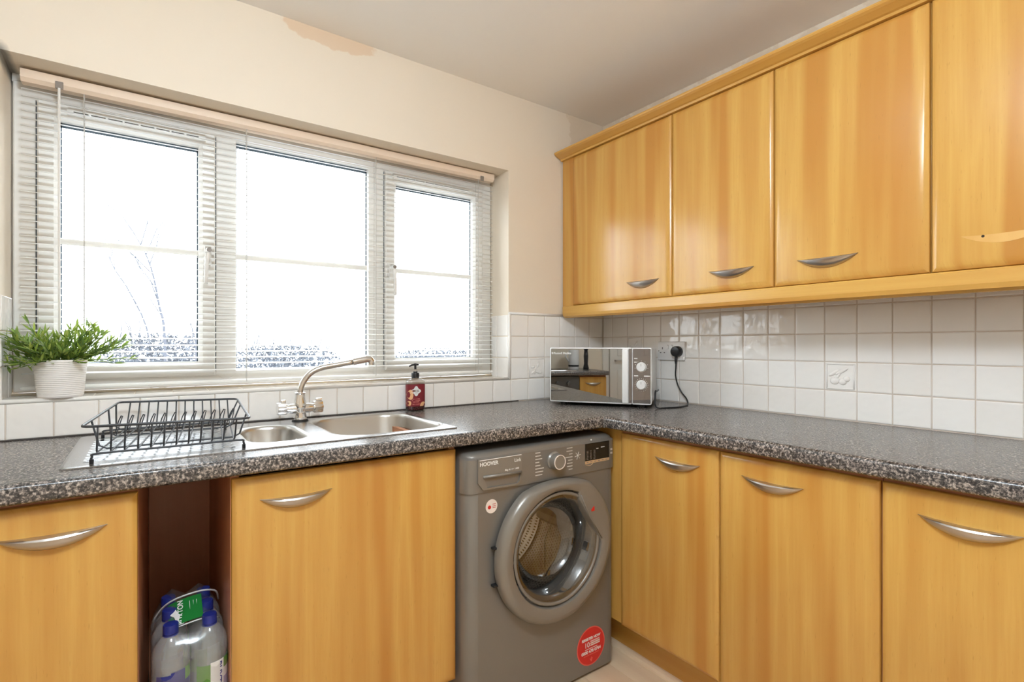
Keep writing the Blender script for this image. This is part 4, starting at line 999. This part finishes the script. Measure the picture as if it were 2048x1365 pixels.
# ------------------------------------------------------------------ ceiling lamp (above and behind the camera)
lm = thing('pendant_lamp_offscreen', 'white glass globe pendant lamp hanging from the ceiling by a flex', 'lamp', (-1.85, -1.75, 2.12))
LP = (-1.85, -1.75, 2.12)
link('ceiling_rose', lathe([(.05, H - 2.121), (.048, H - 2.135), (.03, H - 2.15), (.008, H - 2.155)], LP, 'z', 24), 'white_plastic', lm, auto=40)
link('flex', tube([(LP[0], LP[1], H - .03), (LP[0], LP[1], 2.27)], .004, seg=8), 'white_plastic', lm)
link('lamp_holder', lathe([(.03, .125), (.03, .155), (.012, .17)], LP, 'z', 20), 'white_plastic', lm)
link('globe_offscreen', lathe([(.14 * math.cos(a), .14 * math.sin(a)) for a in [-1.45 + k * 2.5 / 9 for k in range(10)]], LP, 'z', 20), 'lamp_glow', lm, smooth=True)

# ------------------------------------------------------------------ outside
tag(link('ground', bbox((-60, .8, -1.3), (60, 120, -1.2)), 'ground_out'), 'pale frosty ground outside the window', None, kind='structure')
rnd = random.Random(5)
def foliage(name, label, cat, c, ext, n, size, material='bush', group=None, twigs=0):
    t = thing(name, label, cat, (c.x, c.y, -1.2), group=group)
    bm = new_bm()
    for k in range(n):
        while True:
            p = Vector((rnd.uniform(-1, 1), rnd.uniform(-1, 1), rnd.uniform(-1, 1)))
            if p.length < 1: break
        p = Vector((c.x + p.x * ext[0], c.y + p.y * ext[1], c.z + p.z * ext[2] + .12 * ext[2] * noise.noise(p * 6)))
        d = Vector((rnd.uniform(-1, 1), rnd.uniform(-1, 1), rnd.uniform(-1, 1))).normalized() * size; e = d.cross(Vector((rnd.uniform(-1, 1), rnd.uniform(-1, 1), rnd.uniform(-1, 1)))).normalized() * size * .55
        bm.faces.new([bm.verts.new(p + s) for s in (d, e, -d, -e)])
    f = link('foliage', bm, material, t); f['kind'] = 'stuff'
    bm = tube([(c.x, c.y, -1.2), (c.x + .05, c.y, c.z)], [.06, .03], seg=8); link('trunk', bm, 'bark', t)
    for k in range(twigs):
        p0 = Vector((c.x + rnd.uniform(-.8, .8) * ext[0], c.y, c.z + ext[2] * .5)); p1 = p0 + Vector((rnd.uniform(-.2, .2), 0, rnd.uniform(.3, .7))); link('twig', tube([p0, (p0 + p1) / 2 + Vector((.03, 0, 0)), p1], [.012, .008, .003], seg=5), 'twig', t)
    return t
def bare_tree(label, pts, D, r0, seed):
    R2 = random.Random(seed); base = at(pts[0][0], pts[0][1], D)
    t = thing('bare_tree', label, 'tree', (base.x, base.y, -1.2), group='bare winter trees outside')
    P = [Vector((base.x, base.y, -1.2))] + [at(u, v, D) for u, v in pts]; P = smooth_path(P, 4); n = len(P)
    link('trunk', tube(P, [r0 * (1 - .75 * i / n) for i in range(n)], seg=7), 'twig', t, smooth=True)
    def grow(p, d, ln, r, lev):
        q_ = p + d * ln * .5 + Vector((R2.uniform(-.05, .05), 0, .04)); e = p + d * ln
        link('branch', tube([p, q_, e], [r, r * .7, r * .35], seg=5), 'twig', t)
        if lev:
            for k in range(2): grow(p.lerp(e, R2.uniform(.35, .9)), (d + Vector((R2.uniform(-.8, .8), R2.uniform(-.4, .4), R2.uniform(-.2, .5)))).normalized(), ln * .55, r * .55, lev - 1)
    for i in range(6, n, 2): grow(P[i], ((P[i] - P[i - 1]).normalized() + Vector((R2.uniform(-.9, .9), R2.uniform(-.3, .3), R2.uniform(0, .7)))).normalized(), R2.uniform(.4, .9), r0 * .4, 2)
    return t
bare_tree('thin bare tree leaning left outside the left window light', [(330, 690), (318, 610), (306, 550), (292, 510), (270, 470)], 8.0, .022, 4)
bare_tree('slender bare tree with drooping twigs by the first mullion', [(392, 690), (400, 600), (404, 520), (398, 440)], 9.0, .016, 9)
bare_tree('bare tree with long slanting stem behind the potted plant', [(300, 690), (262, 590), (230, 540), (212, 500)], 11.0, .022, 12)
foliage('bush', 'frosty grey-blue bush outside the left window light', 'bush', at(318, 712, 9.5), (.95, .6, .42), 2600, .035, twigs=9)
foliage('bush', 'low frosty hedge bush outside the middle window light', 'bush', at(565, 722, 11), (1.25, .6, .36), 2600, .035, twigs=14)
foliage('bush', 'distant pale hedge outside the right window light', 'bush', at(880, 718, 26), (3.2, 1, .55), 2000, .07)
